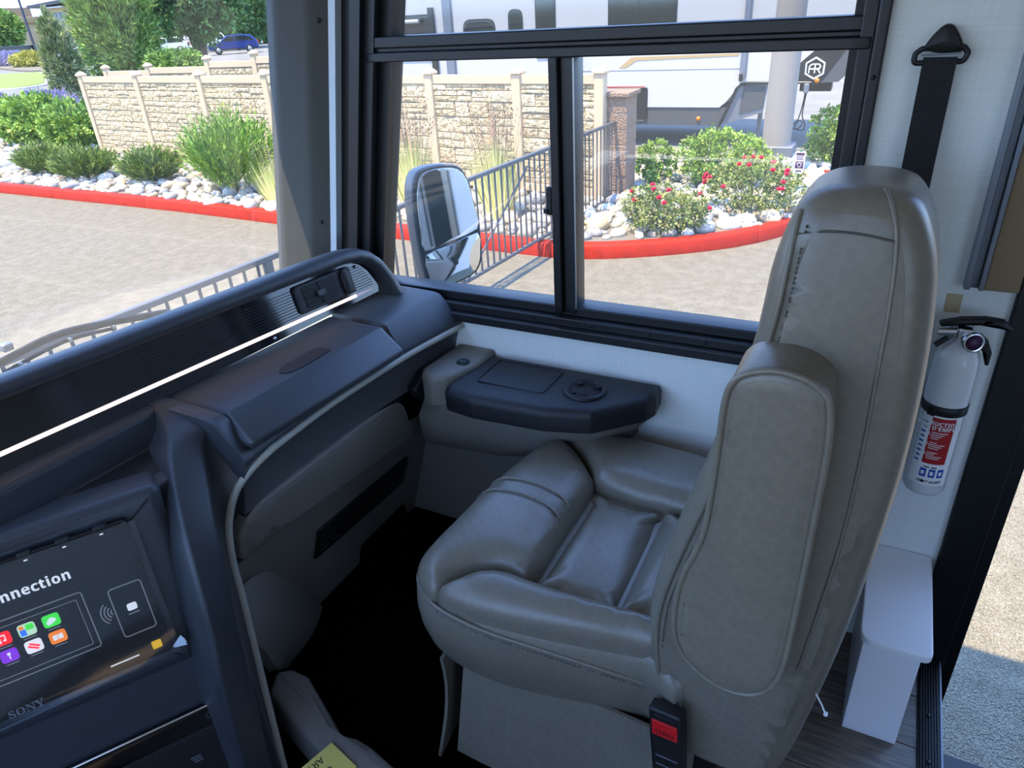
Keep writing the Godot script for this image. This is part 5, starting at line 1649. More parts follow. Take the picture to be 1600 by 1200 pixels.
# ---------- fence of moulded stone panels ----------
func chamfered() -> ArrayMesh:
	# a unit block, rough-faced: front at z 0..1
	var k := Soup.new()
	var rings := [PackedVector3Array([Vector3(-0.5, -0.5, 0), Vector3(0.5, -0.5, 0), Vector3(0.5, 0.5, 0), Vector3(-0.5, 0.5, 0)]), PackedVector3Array([Vector3(-0.5, -0.5, 0.55), Vector3(0.5, -0.5, 0.55), Vector3(0.5, 0.5, 0.55), Vector3(-0.5, 0.5, 0.55)]), PackedVector3Array([Vector3(-0.46, -0.43, 0.95), Vector3(0.46, -0.43, 0.95), Vector3(0.46, 0.43, 0.9), Vector3(-0.46, 0.43, 0.9)])]
	add_loft(k, rings, true, false, true, false)
	var f := k.v.size()
	var r: PackedVector3Array = rings[2]
	var c := Vector3(rng.randf_range(-0.15, 0.15), rng.randf_range(-0.15, 0.15), rng.randf_range(1.0, 1.35))
	for i in 4: k.tri(r[i], r[(i + 1) % 4], c, false)
	# same winding as the loft
	var nn := (k.v[f + 1] - k.v[f]).cross(k.v[f + 2] - k.v[f])
	if nn.z > 0.0:
		for i in range(f, k.v.size(), 3):
			var t := k.v[i + 1]; k.v[i + 1] = k.v[i + 2]; k.v[i + 2] = t
	return k.mesh()

func stone_layout(r: RandomNumberGenerator, w: float, h: float) -> Array:
	var out := []
	var y := 0.0
	while y < h - 0.03:
		var rh := minf(r.randf_range(0.15, 0.25), h - y)
		if h - y - rh < 0.06: rh = h - y
		var x := 0.0
		while x < w - 0.02:
			var sw := r.randf_range(0.20, 0.50)
			if w - x - sw < 0.12: sw = w - x
			var style := r.randf()
			if style < 0.38: out.append([x, y, sw, rh])
			elif style < 0.78:
				var c := r.randf_range(0.38, 0.62)
				out.append([x, y, sw, rh * c]); out.append([x, y + rh * c, sw, rh * (1 - c)])
			else:
				var c := r.randf_range(0.42, 0.6); var d := r.randf_range(0.35, 0.65)
				out.append([x, y, sw * d, rh * c]); out.append([x + sw * d, y, sw * (1 - d), rh * c]); out.append([x, y + rh * c, sw, rh * (1 - c)])
			x += sw
		y += rh
	return out

func build_fence():
	var posts := [-15.735, -13.70, -11.68, -9.85, -8.02, -6.24, -4.72, -3.47]
	var f := thing("stone_panel_fence", "tan moulded stone panel fence with capped posts behind the rock bed", "fence", Vector3(-9.5, -0.9, -9.8))
	var blocks := []
	for i in 5: blocks.append(chamfered())
	var r := RandomNumberGenerator.new(); r.seed = 77
	var zat := func(x: float) -> float: return -10.387 + (x + 15.735) * 0.0987
	var ang := atan2(0.0987, 1.0)
	var turn := Basis(Vector3.UP, -ang)
	var post := post_mesh(1.60)
	var cap := post_cap()
	for x in posts:
		var o: MeshInstance3D = put("post", post, mats.fence, f, Transform3D(turn, Vector3(x, -0.86, zat.call(x)) - f.position))
		put("post_cap", cap, mats.fence, o, Transform3D(Basis(), Vector3(0, 1.60, 0)))
	var single := 0
	var rest := Soup.new()
	for i in range(posts.size() - 2, -1, -1):
		var a: float = posts[i] + 0.055; var b: float = posts[i + 1] - 0.055
		var w := b - a
		var base := Transform3D(turn, Vector3(a, -0.80, zat.call(a)))
		wput("rail", bbox(Vector3(0, 1.41, -0.03), Vector3(w, 1.53, 0.045), 0.008, base), mats.fence, f)
		wput("rail", bbox(Vector3(0, -0.02, -0.03), Vector3(w, 0.09, 0.045), 0.008, base), mats.fence, f)
		wput("panel_core", boxes_on(base, [[Vector3(0, 0.05, -0.02), Vector3(w, 1.42, 0.006)]]), mats.fence_joint, f)
		for q in stone_layout(r, w, 1.32):
			var xf := base * Transform3D(Basis.from_scale(Vector3(q[2] - 0.008, q[3] - 0.008, r.randf_range(0.020, 0.034))), Vector3(q[0] + q[2] * 0.5, 0.09 + q[1] + q[3] * 0.5, 0.004))
			var bm: ArrayMesh = blocks[r.randi_range(0, 4)]
			if single < 300:
				put("stone", bm, mats["fence_stone_%d" % r.randi_range(0, 3)], f, Transform3D(Basis(), -f.position) * xf)
				single += 1
			else:
				var arr := bm.surface_get_arrays(0)
				var v: PackedVector3Array = arr[Mesh.ARRAY_VERTEX]
				var idx = arr[Mesh.ARRAY_INDEX]
				if idx == null:
					for t in range(0, v.size(), 3): rest.tri(xf * v[t], xf * v[t + 1], xf * v[t + 2], false)
				else:
					for t in range(0, idx.size(), 3): rest.tri(xf * v[idx[t]], xf * v[idx[t + 1]], xf * v[idx[t + 2]], false)
	var ro := wput("distant_stones", rest.mesh(), mats.fence_stone_0, f)
	ro.set_meta("kind", "stuff")
	# a second, lower run of the same fence further back
	var g := thing("stone_panel_fence", "grey tan panel fence in front of the parked cars, partly hidden by the nearer fence", "fence", Vector3(-16, -0.9, -13.0))
	var px := [-18.6, -16.95, -14.81, -13.28, -11.8]
	var py := [0.70, 0.72, 0.84, 0.915, 0.96]
	for i in px.size():
		var o: MeshInstance3D = put("post", post, mats.fence, g, Transform3D(Basis(), Vector3(px[i], py[i] - 1.60, -13.0) - g.position))
		put("post_cap", cap, mats.fence, o, Transform3D(Basis(), Vector3(0, 1.60, 0)))
		if i == 0: continue
		var w: float = px[i] - px[i - 1] - 0.11
		var yb: float = lerpf(py[i - 1], py[i], 0.35) - 1.62
		var base := Transform3D(Basis(), Vector3(px[i - 1] + 0.055, yb, -13.0))
		wput("rail", bbox(Vector3(0, 1.41, -0.03), Vector3(w, 1.55, 0.045), 0.008, base), mats.fence, g)
		wput("panel_core", boxes_on(base, [[Vector3(0, 0.0, -0.02), Vector3(w, 1.42, 0.01)]]), mats.fence_joint, g)
		for q in stone_layout(r, w, 1.40):
			if q[1] < 0.8: continue
			var xf := base * Transform3D(Basis.from_scale(Vector3(q[2] - 0.008, q[3] - 0.008, 0.025)), Vector3(q[0] + q[2] * 0.5, q[1] + q[3] * 0.5, 0.006))
			put("stone", blocks[r.randi_range(0, 4)], mats["fence_stone_%d" % r.randi_range(0, 3)], g, Transform3D(Basis(), -g.position) * xf)

func post_mesh(h: float) -> ArrayMesh:
	return bbox(Vector3(-0.065, 0, -0.065), Vector3(0.065, h, 0.065), 0.008)

func post_cap() -> ArrayMesh:
	var k := Soup.new()
	var rings := []
	for q in [[0.085, 0.0], [0.088, 0.012], [0.085, 0.028], [0.06, 0.060], [0.03, 0.082], [0.004, 0.095]]:
		var s: float = q[0]
		rings.append(PackedVector3Array([Vector3(-s, q[1], -s), Vector3(s, q[1], -s), Vector3(s, q[1], s), Vector3(-s, q[1], s)]))
	add_loft(k, rings, true, true, true, false)
	return k.mesh()

func build_railing():
	# steel handrail running from in front of the vehicle to a block pillar
	var r := thing("handrail", "long grey steel picket handrail beyond the windshield and side window", "railing", Vector3(-3.5, -1, -5))
	var a := Vector3(-3.80, 0.13, -0.6); var b := Vector3(-3.29, 0.13, -9.32)
	var dir := (b - a).normalized()
	var xf := Transform3D(Basis(dir, Vector3.UP, dir.cross(Vector3.UP)), a)
	var L := a.distance_to(b)
	wput("top_rail", bbox(Vector3(0, -0.01, -0.022), Vector3(L, 0.028, 0.022), 0.004, xf), mats.railing, r)
	wput("bottom_rail", bbox(Vector3(0, -0.955, -0.02), Vector3(L, -0.925, 0.02), 0.004, xf), mats.railing, r)
	var pm := bbox(Vector3(-0.008, -0.93, -0.008), Vector3(0.008, 0.0, 0.008), 0.001)
	var n := int(L / 0.115)
	for i in n:
		put("picket", pm, mats.railing, r, Transform3D(Basis(), -r.position) * xf * Transform3D(Basis(), Vector3((i + 0.5) * L / n, 0, 0)))
	var po := bbox(Vector3(-0.022, -1.13, -0.022), Vector3(0.022, 0.0, 0.022), 0.003)
	for s in [0.02, 0.9, 2.7, 4.95, 6.9, 8.68]:
		put("post", po, mats.railing, r, Transform3D(Basis(), -r.position) * xf * Transform3D(Basis(), Vector3(s, 0, 0)))
	wput("brace", tube(PackedVector3Array([xf * Vector3(4.95, -0.94, 0.03), xf * Vector3(6.25, -0.08, 0.03)]), 0.010, 6), mats.railing, r)
	# split-face block pillar
	var p := thing("block_pillar", "tan split face block pillar with flat cap at the railing's end", "pillar", Vector3(-3.34, -0.95, -9.45))
	var rr := RandomNumberGenerator.new(); rr.seed = 5
	for c in 7:
		var y0 := -0.95 + c * 0.20
		var cut := -3.34 + (0.0 if c % 2 == 0 else 0.09)
		for e in [[-3.555, cut - 0.003], [cut + 0.003, -3.13]]:
			wput("block", bbox(Vector3(e[0] + rr.randf_range(0, 0.006), y0 + 0.003, -9.65), Vector3(e[1] - rr.randf_range(0, 0.006), y0 + 0.197, -9.23 + rr.randf_range(-0.008, 0.008)), 0.008), mats.block, p)
	wput("mortar", box(Vector3(-3.54, -0.95, -9.63), Vector3(-3.145, 0.44, -9.245)), mats.concrete, p)
	wput("cap", bbox(Vector3(-3.59, 0.448, -9.69), Vector3(-3.095, 0.505, -9.19), 0.012), mats.block, p)

# ---------- stones ----------
func rock(r: RandomNumberGenerator) -> ArrayMesh:
	var k := Soup.new()
	var rings := []
	var n := 8
	var ph := [r.randf() * TAU, r.randf() * TAU, r.randf() * TAU]
	for i in 6:
		var a := -PI * 0.5 + PI * i / 5.0
		var ring := PackedVector3Array()
		for j in n:
			var b := TAU * j / n
			var w := 1.0 + 0.10 * sin(b * 2.0 + ph[0]) + 0.07 * sin(b * 3.0 + ph[1] + a * 2.0) + 0.05 * sin(a * 3.0 + ph[2])
			ring.append(Vector3(cos(b) * pow(absf(cos(a)), 0.75) * w, signf(a) * pow(absf(sin(a)), 0.9) * 0.62 * w, sin(b) * pow(absf(cos(a)), 0.75) * w * 0.78) * 0.5)
		rings.append(ring)
	add_loft(k, rings, true, true)
	return k.mesh()

func build_stones():
	var r := RandomNumberGenerator.new(); r.seed = 91
	var kinds := []
	for i in 6: kinds.append(rock(r))
	var spots := []
	# left bed between kerb and fence, right bed round the lamp post
	for i in 9000:
		var x := lerpf(-26.0, -3.4, pow(r.randf(), 0.8))
		var z := -7.06 - 0.0325 * (-3.6 - x) - 0.25 - r.randf() * (2.6 if x > -15.8 else 4.0)
		var size := r.randf_range(0.09, 0.19)
		if r.randf() < 0.08: size *= 1.6
		spots.append([x, z, size, -0.875])
	for i in 3200:
		var x := r.randf_range(-3.45, -0.85); var z := r.randf_range(-12.3, -7.15)
		var edge := -7.2 - maxf(0.0, x + 2.95) * 0.48 - maxf(0.0, x + 1.7) * 0.55
		if z > edge - 0.20: continue
		if z > -9.7 and z < -9.15 and x < -3.1: continue
		var size := r.randf_range(0.09, 0.20)
		if r.randf() < 0.10: size *= 1.6
		spots.append([x, z, size, -0.875])
	# keep only stones that do not crowd one another
	spots.sort_custom(func(p, q): return p[2] > q[2])
	var cells := {}
	var kept := []
	for s in spots:
		var key := Vector2i(floori(s[0] / 0.3), floori(s[1] / 0.3))
		var free := true
		for i in range(-1, 2):
			for j in range(-1, 2):
				for t in cells.get(key + Vector2i(i, j), []):
					if Vector2(s[0] - t[0], s[1] - t[1]).length() < 0.43 * (s[2] + t[2]): free = false
		if not free: continue
		if not cells.has(key): cells[key] = []
		cells[key].append(s)
		kept.append(s)
	spots = kept
	# largest in the picture first
	var eye := Vector3(0, 1.55, 0)
	spots.sort_custom(func(p, q): return p[2] / eye.distance_to(Vector3(p[0], -0.85, p[1])) > q[2] / eye.distance_to(Vector3(q[0], -0.85, q[1])))
	# the 290 that show largest become stones of their own, away from stems, posts and walls
	var keep_off := [[-2.22, -7.98, 0.62], [-1.42, -9.0, 0.70], [-3.02, -10.25, 0.42], [-2.10, -10.35, 0.72], [-0.80, -12.1, 0.52], [-1.50, -11.0, 0.46], [-14.85, -8.5, 0.75], [-13.3, -8.3, 0.78], [-11.6, -8.4, 0.72], [-9.3, -8.15, 0.95], [-8.05, -7.8, 0.5], [-5.6, -7.85, 0.5], [-4.42, -8.0, 0.5], [-2.35, -9.25, 0.22], [-16.2, -8.6, 0.45], [-3.03, -9.0, 0.26], [-3.34, -9.45, 0.42], [-1.03, -9.85, 0.12]]
	var big := []; var small := []
	for s in spots:
		var clear: bool = absf(s[0] - (-3.80 + (-0.6 - s[1]) * 0.0585)) > 0.16 and s[1] > -10.387 + (s[0] + 15.735) * 0.0987 + 0.2 or s[0] > -3.0
		for e in keep_off:
			if Vector2(s[0] - e[0], s[1] - e[1]).length() < e[2] + s[2] * 0.5: clear = false
		if clear and big.size() < 290: big.append(s)
		else: small.append(s)
	spots = big + small
	var mm := MultiMesh.new()
	mm.transform_format = MultiMesh.TRANSFORM_3D
	mm.use_colors = true
	mm.mesh = kinds[0]
	mm.instance_count = maxi(0, spots.size() - 290)
	var tint := [Color(0.68, 0.63, 0.50), Color(0.52, 0.50, 0.44), Color(0.72, 0.58, 0.38), Color(0.42, 0.41, 0.40), Color(0.76, 0.72, 0.61), Color(0.64, 0.52, 0.41)]
	for i in spots.size():
		var s: Array = spots[i]
		var b := Basis(Vector3.UP, r.randf() * TAU) * Basis(Vector3.RIGHT, r.randf_range(-0.35, 0.35)) * Basis.from_scale(Vector3(s[2] * r.randf_range(0.9, 1.35), s[2] * r.randf_range(0.75, 1.05), s[2]))
		var xf := Transform3D(b, Vector3(s[0], s[3] + s[2] * 0.16, s[1]))
		if i < 290:
			var tone := r.randi_range(0, 3)
			var o := put("river_stone", kinds[i % 6], mats["stone_%d" % tone], null, xf)
			var look: String = ["pale cream", "light grey", "warm tan", "bluish grey"][tone]
			var right: bool = s[0] > -3.5
			tag(o, look + " rounded river stone in the bed " + ("around the lamp post and roses" if right else "between the red kerb and the fence"), "stone", look + " stones " + ("round the lamp post" if right else "along the fence"))
		else:
			mm.set_instance_transform(i - 290, xf)
			mm.set_instance_color(i - 290, tint[r.randi_range(0, 5)] * r.randf_range(0.62, 0.98))
	var o := MultiMeshInstance3D.new()
	o.multimesh = mm
	o.material_override = mats.stone_any
	o.name = "small_river_stones"
	add_child(o)
	tag(o, "bed of small pale river stones between the red kerb and the fence", "stones", "", "stuff")
	var og := put("boulder", kinds[2], mats.stone_orange, null, Transform3D(Basis(Vector3.UP, 0.6) * Basis.from_scale(Vector3(0.24, 0.19, 0.20)), Vector3(-2.35, -0.80, -9.25)))
	tag(og, "ochre orange stone between the rose bush and the green shrub", "stone")
	og = put("boulder", kinds[3], mats.concrete, null, Transform3D(Basis(Vector3.UP, 0.2) * Basis.from_scale(Vector3(0.75, 0.62, 0.55)), Vector3(-16.2, -0.72, -8.6)))
	tag(og, "large white boulder beside the low junipers", "boulder")
	og = put("boulder", kinds[4], mats.stone_1, null, Transform3D(Basis(Vector3.UP, 1.2) * Basis.from_scale(Vector3(0.30, 0.34, 0.24)), Vector3(-3.03, -0.78, -9.0)))
	tag(og, "grey striped stone at the foot of the block pillar", "stone")

# ---------- plants ----------
class Leaves:
	var v := PackedVector3Array()
	var n := PackedVector3Array()
	var c := PackedColorArray()
	func leaf(p: Vector3, along: Vector3, face: Vector3, l: float, w: float, col: Color):
		var side := along.cross(face).normalized() * w * 0.5
		var m := p + along * l * 0.5 + face * l * 0.06
		var t := p + along * l
		for q in [p, t, m + side, p, m - side, t]: v.append(q)
		for i in 6: n.append(face); c.append(col)
	func blade(p: Vector3, t: Vector3, w: Vector3, nn: Vector3, col: Color, col2: Color):
		for q in [p - w, p + w, t]: v.append(q)
		for i in 3: n.append(nn)
		c.append(col); c.append(col); c.append(col2)
	func mesh() -> ArrayMesh:
		var a := []
		a.resize(Mesh.ARRAY_MAX)
		a[Mesh.ARRAY_VERTEX] = v; a[Mesh.ARRAY_NORMAL] = n; a[Mesh.ARRAY_COLOR] = c
		var m := ArrayMesh.new()
		m.add_surface_from_arrays(Mesh.PRIMITIVE_TRIANGLES, a)
		return m

func rnd_dir(r: RandomNumberGenerator) -> Vector3:
	return Vector3(r.randfn(), r.randfn(), r.randfn()).normalized()

func vary(c: Color, r: RandomNumberGenerator, k := 0.25) -> Color:
	var f := 1.0 + r.randf_range(-k, k)
	return Color(c.r * f * (1.0 + r.randf_range(-0.12, 0.12)), c.g * f, c.b * f * (1.0 + r.randf_range(-0.2, 0.2)))

# clumps of leaves filling an ellipsoid, denser at its skin
func crown(r: RandomNumberGenerator, centre: Vector3, rad: Vector3, clumps: int, per: int, leaf_l: float, leaf_w: float, cols: Array, up := 0.3, cone := 0.0) -> ArrayMesh:
	var L := Leaves.new()
	for i in clumps:
		var d := rnd_dir(r)
		var q := d * pow(r.randf(), 0.30)
		if cone > 0.0:
			var h := (q.y + 1.0) * 0.5
			var s := lerpf(1.0, 1.0 - cone, h)
			q.x *= s; q.z *= s
		var p := centre + q * rad
		var tone: Color = cols[r.randi() % cols.size()]
		var spread := rad.length() * 0.09
		for j in per:
			var pp := p + rnd_dir(r) * spread * r.randf()
			var al := (d * 0.8 + rnd_dir(r) * 0.8 + Vector3.UP * up).normalized()
			var fc := (d * 0.7 + rnd_dir(r) * 0.7 + Vector3.UP * 0.5)
			fc = (fc - al * fc.dot(al)).normalized()
			L.leaf(pp, al, fc, leaf_l * r.randf_range(0.7, 1.3), leaf_w * r.randf_range(0.7, 1.3), vary(tone, r))
	return L.mesh()

func shrub(called: String, label: String, at: Vector3, rad: Vector3, clumps: int, per: int, ll: float, lw: float, cols: Array, sd: int, up := 0.3, group := "") -> Node3D:
	var r := RandomNumberGenerator.new(); r.seed = sd
	var t := thing(called, label, "shrub", at, group)
	put("foliage", crown(r, Vector3(0, rad.y * 0.95, 0), rad, clumps, per, ll, lw, cols, up), mats.leaf, t)
	var k := Soup.new()
	for i in 6:
		var a := TAU * i / 6.0 + r.randf()
		add_tube(k, PackedVector3Array([Vector3(cos(a) * 0.02, -0.08, sin(a) * 0.02), Vector3(cos(a) * rad.x * 0.3, rad.y * 0.7, sin(a) * rad.z * 0.3), Vector3(cos(a) * rad.x * 0.7, rad.y * 1.4, sin(a) * rad.z * 0.7)]), [0.012, 0.008, 0.003], 5)
	put("stems", k.mesh(), mats.bark, t)
	return t

func juniper(called: String, label: String, at: Vector3, w: float, h: float, sprays: int, cols: Array, sd: int, lean := Vector3.ZERO, group := "") -> Node3D:
	# sprays of needles that fan out and up from the foot
	var r := RandomNumberGenerator.new(); r.seed = sd
	var t := thing(called, label, "shrub", at, group)
	var L := Leaves.new()
	for i in sprays:
		var a := r.randf() * TAU
		var o := sqrt(r.randf())
		var tip := Vector3(cos(a) * o * w * 0.5, h * (0.55 + 0.45 * r.randf()) * (1.0 - 0.35 * o * o), sin(a) * o * w * 0.4) + lean * r.randf()
		var foot := Vector3(cos(a) * o * w * 0.12, 0.0, sin(a) * o * w * 0.12)
		var start := foot.lerp(tip, r.randf_range(0.15, 0.6))
		var dir := (tip - foot).normalized()
		var tone: Color = cols[r.randi() % cols.size()]
		for j in 14:
			var q := start.lerp(tip, j / 13.0)
			var al := (dir + rnd_dir(r) * 0.55).normalized()
			var fc := rnd_dir(r) + Vector3.UP * 0.6 + Vector3(cos(a), 0, sin(a)) * 0.4
			fc = (fc - al * fc.dot(al)).normalized()
			L.leaf(q, al, fc, 0.11 * r.randf_range(0.6, 1.2), 0.022, vary(tone, r))
	put("foliage", L.mesh(), mats.leaf, t)
	var k := Soup.new()
	add_tube(k, PackedVector3Array([Vector3(0, -0.1, 0), Vector3(0.02, h * 0.4, 0.0)]), [0.03, 0.012], 6)
	put("stems", k.mesh(), mats.bark, t)
	return t

func grass_tuft(label: String, at: Vector3, w: float, h: float, n: int, plumes: int, sd: int) -> Node3D:
	var r := RandomNumberGenerator.new(); r.seed = sd
	var t := thing("ornamental_grass", label, "grass", at, "")
	var L := Leaves.new()
	for i in n:
		var a := r.randf() * TAU; var o := r.randf()
		var foot := Vector3(cos(a), 0, sin(a)) * o * w * 0.18 + Vector3(0, -0.05, 0)
		var tip := Vector3(cos(a), 0, sin(a)) * o * w * 0.6 + Vector3(0, h * r.randf_range(0.35, 0.72), 0)
		var nn := (Vector3(cos(a), 0.5, sin(a)) + rnd_dir(r) * 0.5).normalized()
		var wd := nn.cross(Vector3.UP).normalized() * 0.006
		var c := vary([Color(0.26, 0.36, 0.07), Color(0.36, 0.44, 0.12), Color(0.46, 0.48, 0.20)][r.randi() % 3], r)
		L.blade(foot, tip, wd, nn, vary(Color(0.50, 0.46, 0.24), r), c)
	put("blades", L.mesh(), mats.leaf, t)
	L = Leaves.new()
	for i in plumes:
		var a := r.randf() * TAU; var o := r.randf()
		var foot := Vector3(cos(a), 0, sin(a)) * o * w * 0.3 + Vector3(0, h * 0.3, 0)
		var tip := Vector3(cos(a), 0, sin(a)) * o * w * 0.75 + Vector3(0, h * r.randf_range(0.7, 1.0), 0)
		var nn := (Vector3(cos(a), 0.3, sin(a)) + rnd_dir(r) * 0.5).normalized()
		var wd := nn.cross(Vector3.UP).normalized() * 0.004
		var c := vary(Color(0.36, 0.24, 0.16), r)
		L.blade(foot, tip, wd, nn, Color(0.42, 0.40, 0.18), c)
		for j in 4: L.leaf(foot.lerp(tip, 0.72 + j * 0.08), (tip - foot).normalized(), nn, 0.06, 0.014, c)
	if plumes > 0: put("plumes", L.mesh(), mats.leaf, t)
	return t

func flower(r: RandomNumberGenerator, col: Color) -> ArrayMesh:
	var L := Leaves.new()
	for i in 12:
		var a := TAU * i / 12.0 + r.randf() * 0.3
		var d := Vector3(cos(a), 0.35 + 0.5 * (i % 3), sin(a)).normalized()
		var fc := (Vector3.UP - d * d.y).normalized()
		L.leaf(Vector3.ZERO, d, fc, 0.038, 0.034, vary(col, r, 0.2))
	return L.mesh()

func build_beds():
	var G := [Color(0.22, 0.34, 0.05), Color(0.30, 0.44, 0.07), Color(0.16, 0.26, 0.04), Color(0.36, 0.50, 0.10)]
	var J := [Color(0.16, 0.22, 0.05), Color(0.22, 0.29, 0.06), Color(0.12, 0.17, 0.04), Color(0.28, 0.34, 0.09)]
	var JB := [Color(0.20, 0.34, 0.05), Color(0.28, 0.42, 0.07), Color(0.14, 0.25, 0.04)]
	var R := [Color(0.22, 0.26, 0.07), Color(0.28, 0.32, 0.09), Color(0.34, 0.36, 0.14), Color(0.17, 0.21, 0.06)]
	juniper("low_juniper", "low dark green juniper beside the large white boulder", Vector3(-14.85, -0.86, -8.5), 1.30, 0.58, 420, J, 1)
	juniper("low_juniper", "low juniper with yellow green tips between two other junipers", Vector3(-13.3, -0.86, -8.3), 1.35, 0.60, 420, J, 2)
	juniper("low_juniper", "round low juniper in front of the second fence panel", Vector3(-11.6, -0.86, -8.4), 1.25, 0.62, 420, J, 3)
	juniper("upright_juniper", "tall bright green juniper with spiky sprays before the fence", Vector3(-9.3, -0.86, -8.15), 1.75, 1.15, 640, JB, 4, Vector3(0.1, 0.25, 0))
	grass_tuft("tall green grass tuft beside the spiky juniper", Vector3(-8.05, -0.86, -7.80), 0.75, 1.0, 900, 30, 11)
	grass_tuft("grass tuft with brown plumes behind the door mirror", Vector3(-5.60, -0.86, -7.85), 0.72, 1.45, 900, 120, 12)
	grass_tuft("grass tuft with brown plumes behind the handrail", Vector3(-4.42, -0.86, -8.0), 0.78, 1.42, 900, 130, 13)
	shrub("green_shrub", "small bright green shrub beside the block pillar", Vector3(-3.02, -0.84, -10.25), Vector3(0.30, 0.30, 0.28), 150, 22, 0.045, 0.030, G, 21)
	shrub("green_shrub", "broad bright green shrub in front of the lamp post base", Vector3(-2.10, -0.84, -10.35), Vector3(0.62, 0.38, 0.45), 330, 24, 0.045, 0.030, G, 22)
	shrub("green_shrub", "green shrub showing behind the lamp post base", Vector3(-0.80, -0.84, -12.1), Vector3(0.42, 0.42, 0.34), 240, 22, 0.05, 0.032, G, 23)
	var r := RandomNumberGenerator.new(); r.seed = 33
	for e in [["rose bush with few red blooms next to the red kerb", Vector3(-2.22, -0.85, -7.98), Vector3(0.52, 0.27, 0.36), 24, 9], ["rose bush full of crimson blooms beside the small sign", Vector3(-1.42, -0.85, -9.0), Vector3(0.60, 0.34, 0.42), 25, 20]]:
		var b := shrub("rose_bush", e[0], e[1], e[2], 330, 18, 0.034, 0.024, R, e[3])
		for i in e[4]:
			var d := rnd_dir(r); d.y = absf(d.y); d.z = absf(d.z) if r.randf() < 0.8 else d.z
			var rad: Vector3 = e[2]
			put("rose", flower(r, Color(0.62, 0.02, 0.07)), mats.leaf, b, Transform3D(Basis(Vector3.RIGHT, 0.5), Vector3(0, rad.y * 0.95, 0) + d * rad * 1.02))
	# greenery at the far end of the bed
	shrub("green_shrub", "bushy bright green shrub left of the fence's end post", Vector3(-19.4, -0.95, -11.2), Vector3(1.05, 0.62, 0.8), 500, 26, 0.12, 0.05, G, 41)
	shrub("green_shrub", "dense green shrub touching the fence's end post", Vector3(-17.3, -0.95, -10.9), Vector3(0.85, 0.55, 0.7), 420, 26, 0.11, 0.05, G, 42)
	shrub("green_shrub", "leafy shrub beside the lavender", Vector3(-21.9, -0.95, -11.3), Vector3(1.0, 0.62, 0.7), 420, 26, 0.12, 0.05, G, 43)
	var LV := [Color(0.32, 0.26, 0.50), Color(0.40, 0.34, 0.58), Color(0.26, 0.30, 0.20)]
	shrub("lavender", "purple lavender clump beside the sparse conifer", Vector3(-25.2, -0.95, -15.0), Vector3(1.3, 0.42, 0.9), 420, 22, 0.16, 0.03, LV, 44, 0.9)
	shrub("lavender", "purple lavender clump at the island's edge", Vector3(-28.4, -0.95, -14.8), Vector3(1.2, 0.42, 0.9), 380, 22, 0.16, 0.03, LV, 45, 0.9)

# ---------- lamp post and small sign ----------
func build_lamp_post():
	var p := thing("lamp_post", "thick grey lamp post on a round white concrete base", "lamp post", Vector3(-1.50, -1.0, -11.0))
	put("concrete_base", lathe([Vector2(0.34, 0.0), Vector2(0.34, 0.42), Vector2(0.33, 0.46), Vector2(0.31, 0.475), Vector2(0.01, 0.475)], 32), mats.concrete, p)
	put("base_cover", bbox(Vector3(-0.255, 0.47, -0.22), Vector3(0.255, 0.61, 0.22), 0.012), mats.alu_dull, p)
	put("shaft", lathe([Vector2(0.195, 0.60), Vector2(0.19, 2.4), Vector2(0.175, 6.0)], 32), mats.pole, p)
	var s := thing("small_sign", "small white and purple permit sign on a green post in the roses", "sign", Vector3(-1.03, -0.95, -9.85))
	put("post", bbox(Vector3(-0.014, 0.0, -0.008), Vector3(0.014, 0.70, 0.008), 0.002), mats.sign_green, s)
	put("plate", puff(rrect(-0.062, 0.41, 0.062, 0.68, 0.010), 0.006, 0.001, 0.0, Transform3D(Basis(), Vector3(0, 0, 0.008))), mats.ink_white, s)
	put("purple_field", box(Vector3(-0.050, 0.475, 0.0135), Vector3(0.050, 0.565, 0.0150)), mats.sign_purple, s)
	put("purple_field", box(Vector3(-0.050, 0.635, 0.0135), Vector3(0.050, 0.668, 0.0150)), mats.sign_purple, s)
	var ring := PackedVector3Array()
	for i in 12: ring.append(Vector3(cos(TAU * i / 12.0) * 0.022, 0.52 + sin(TAU * i / 12.0) * 0.028, 0.0155))
	put("round_symbol", tube(ring, 0.003, 4, 1.0, true), mats.ink_white, s)
	for i in 3: put("text_line", box(Vector3(-0.044, 0.582 + i * 0.017, 0.0135), Vector3(0.044 - 0.01 * (i % 2), 0.592 + i * 0.017, 0.0148)), mats.sign_purple, s)
	put("text_line", box(Vector3(-0.034, 0.435, 0.0135), Vector3(0.034, 0.452, 0.0148)), mats.sign_purple, s)

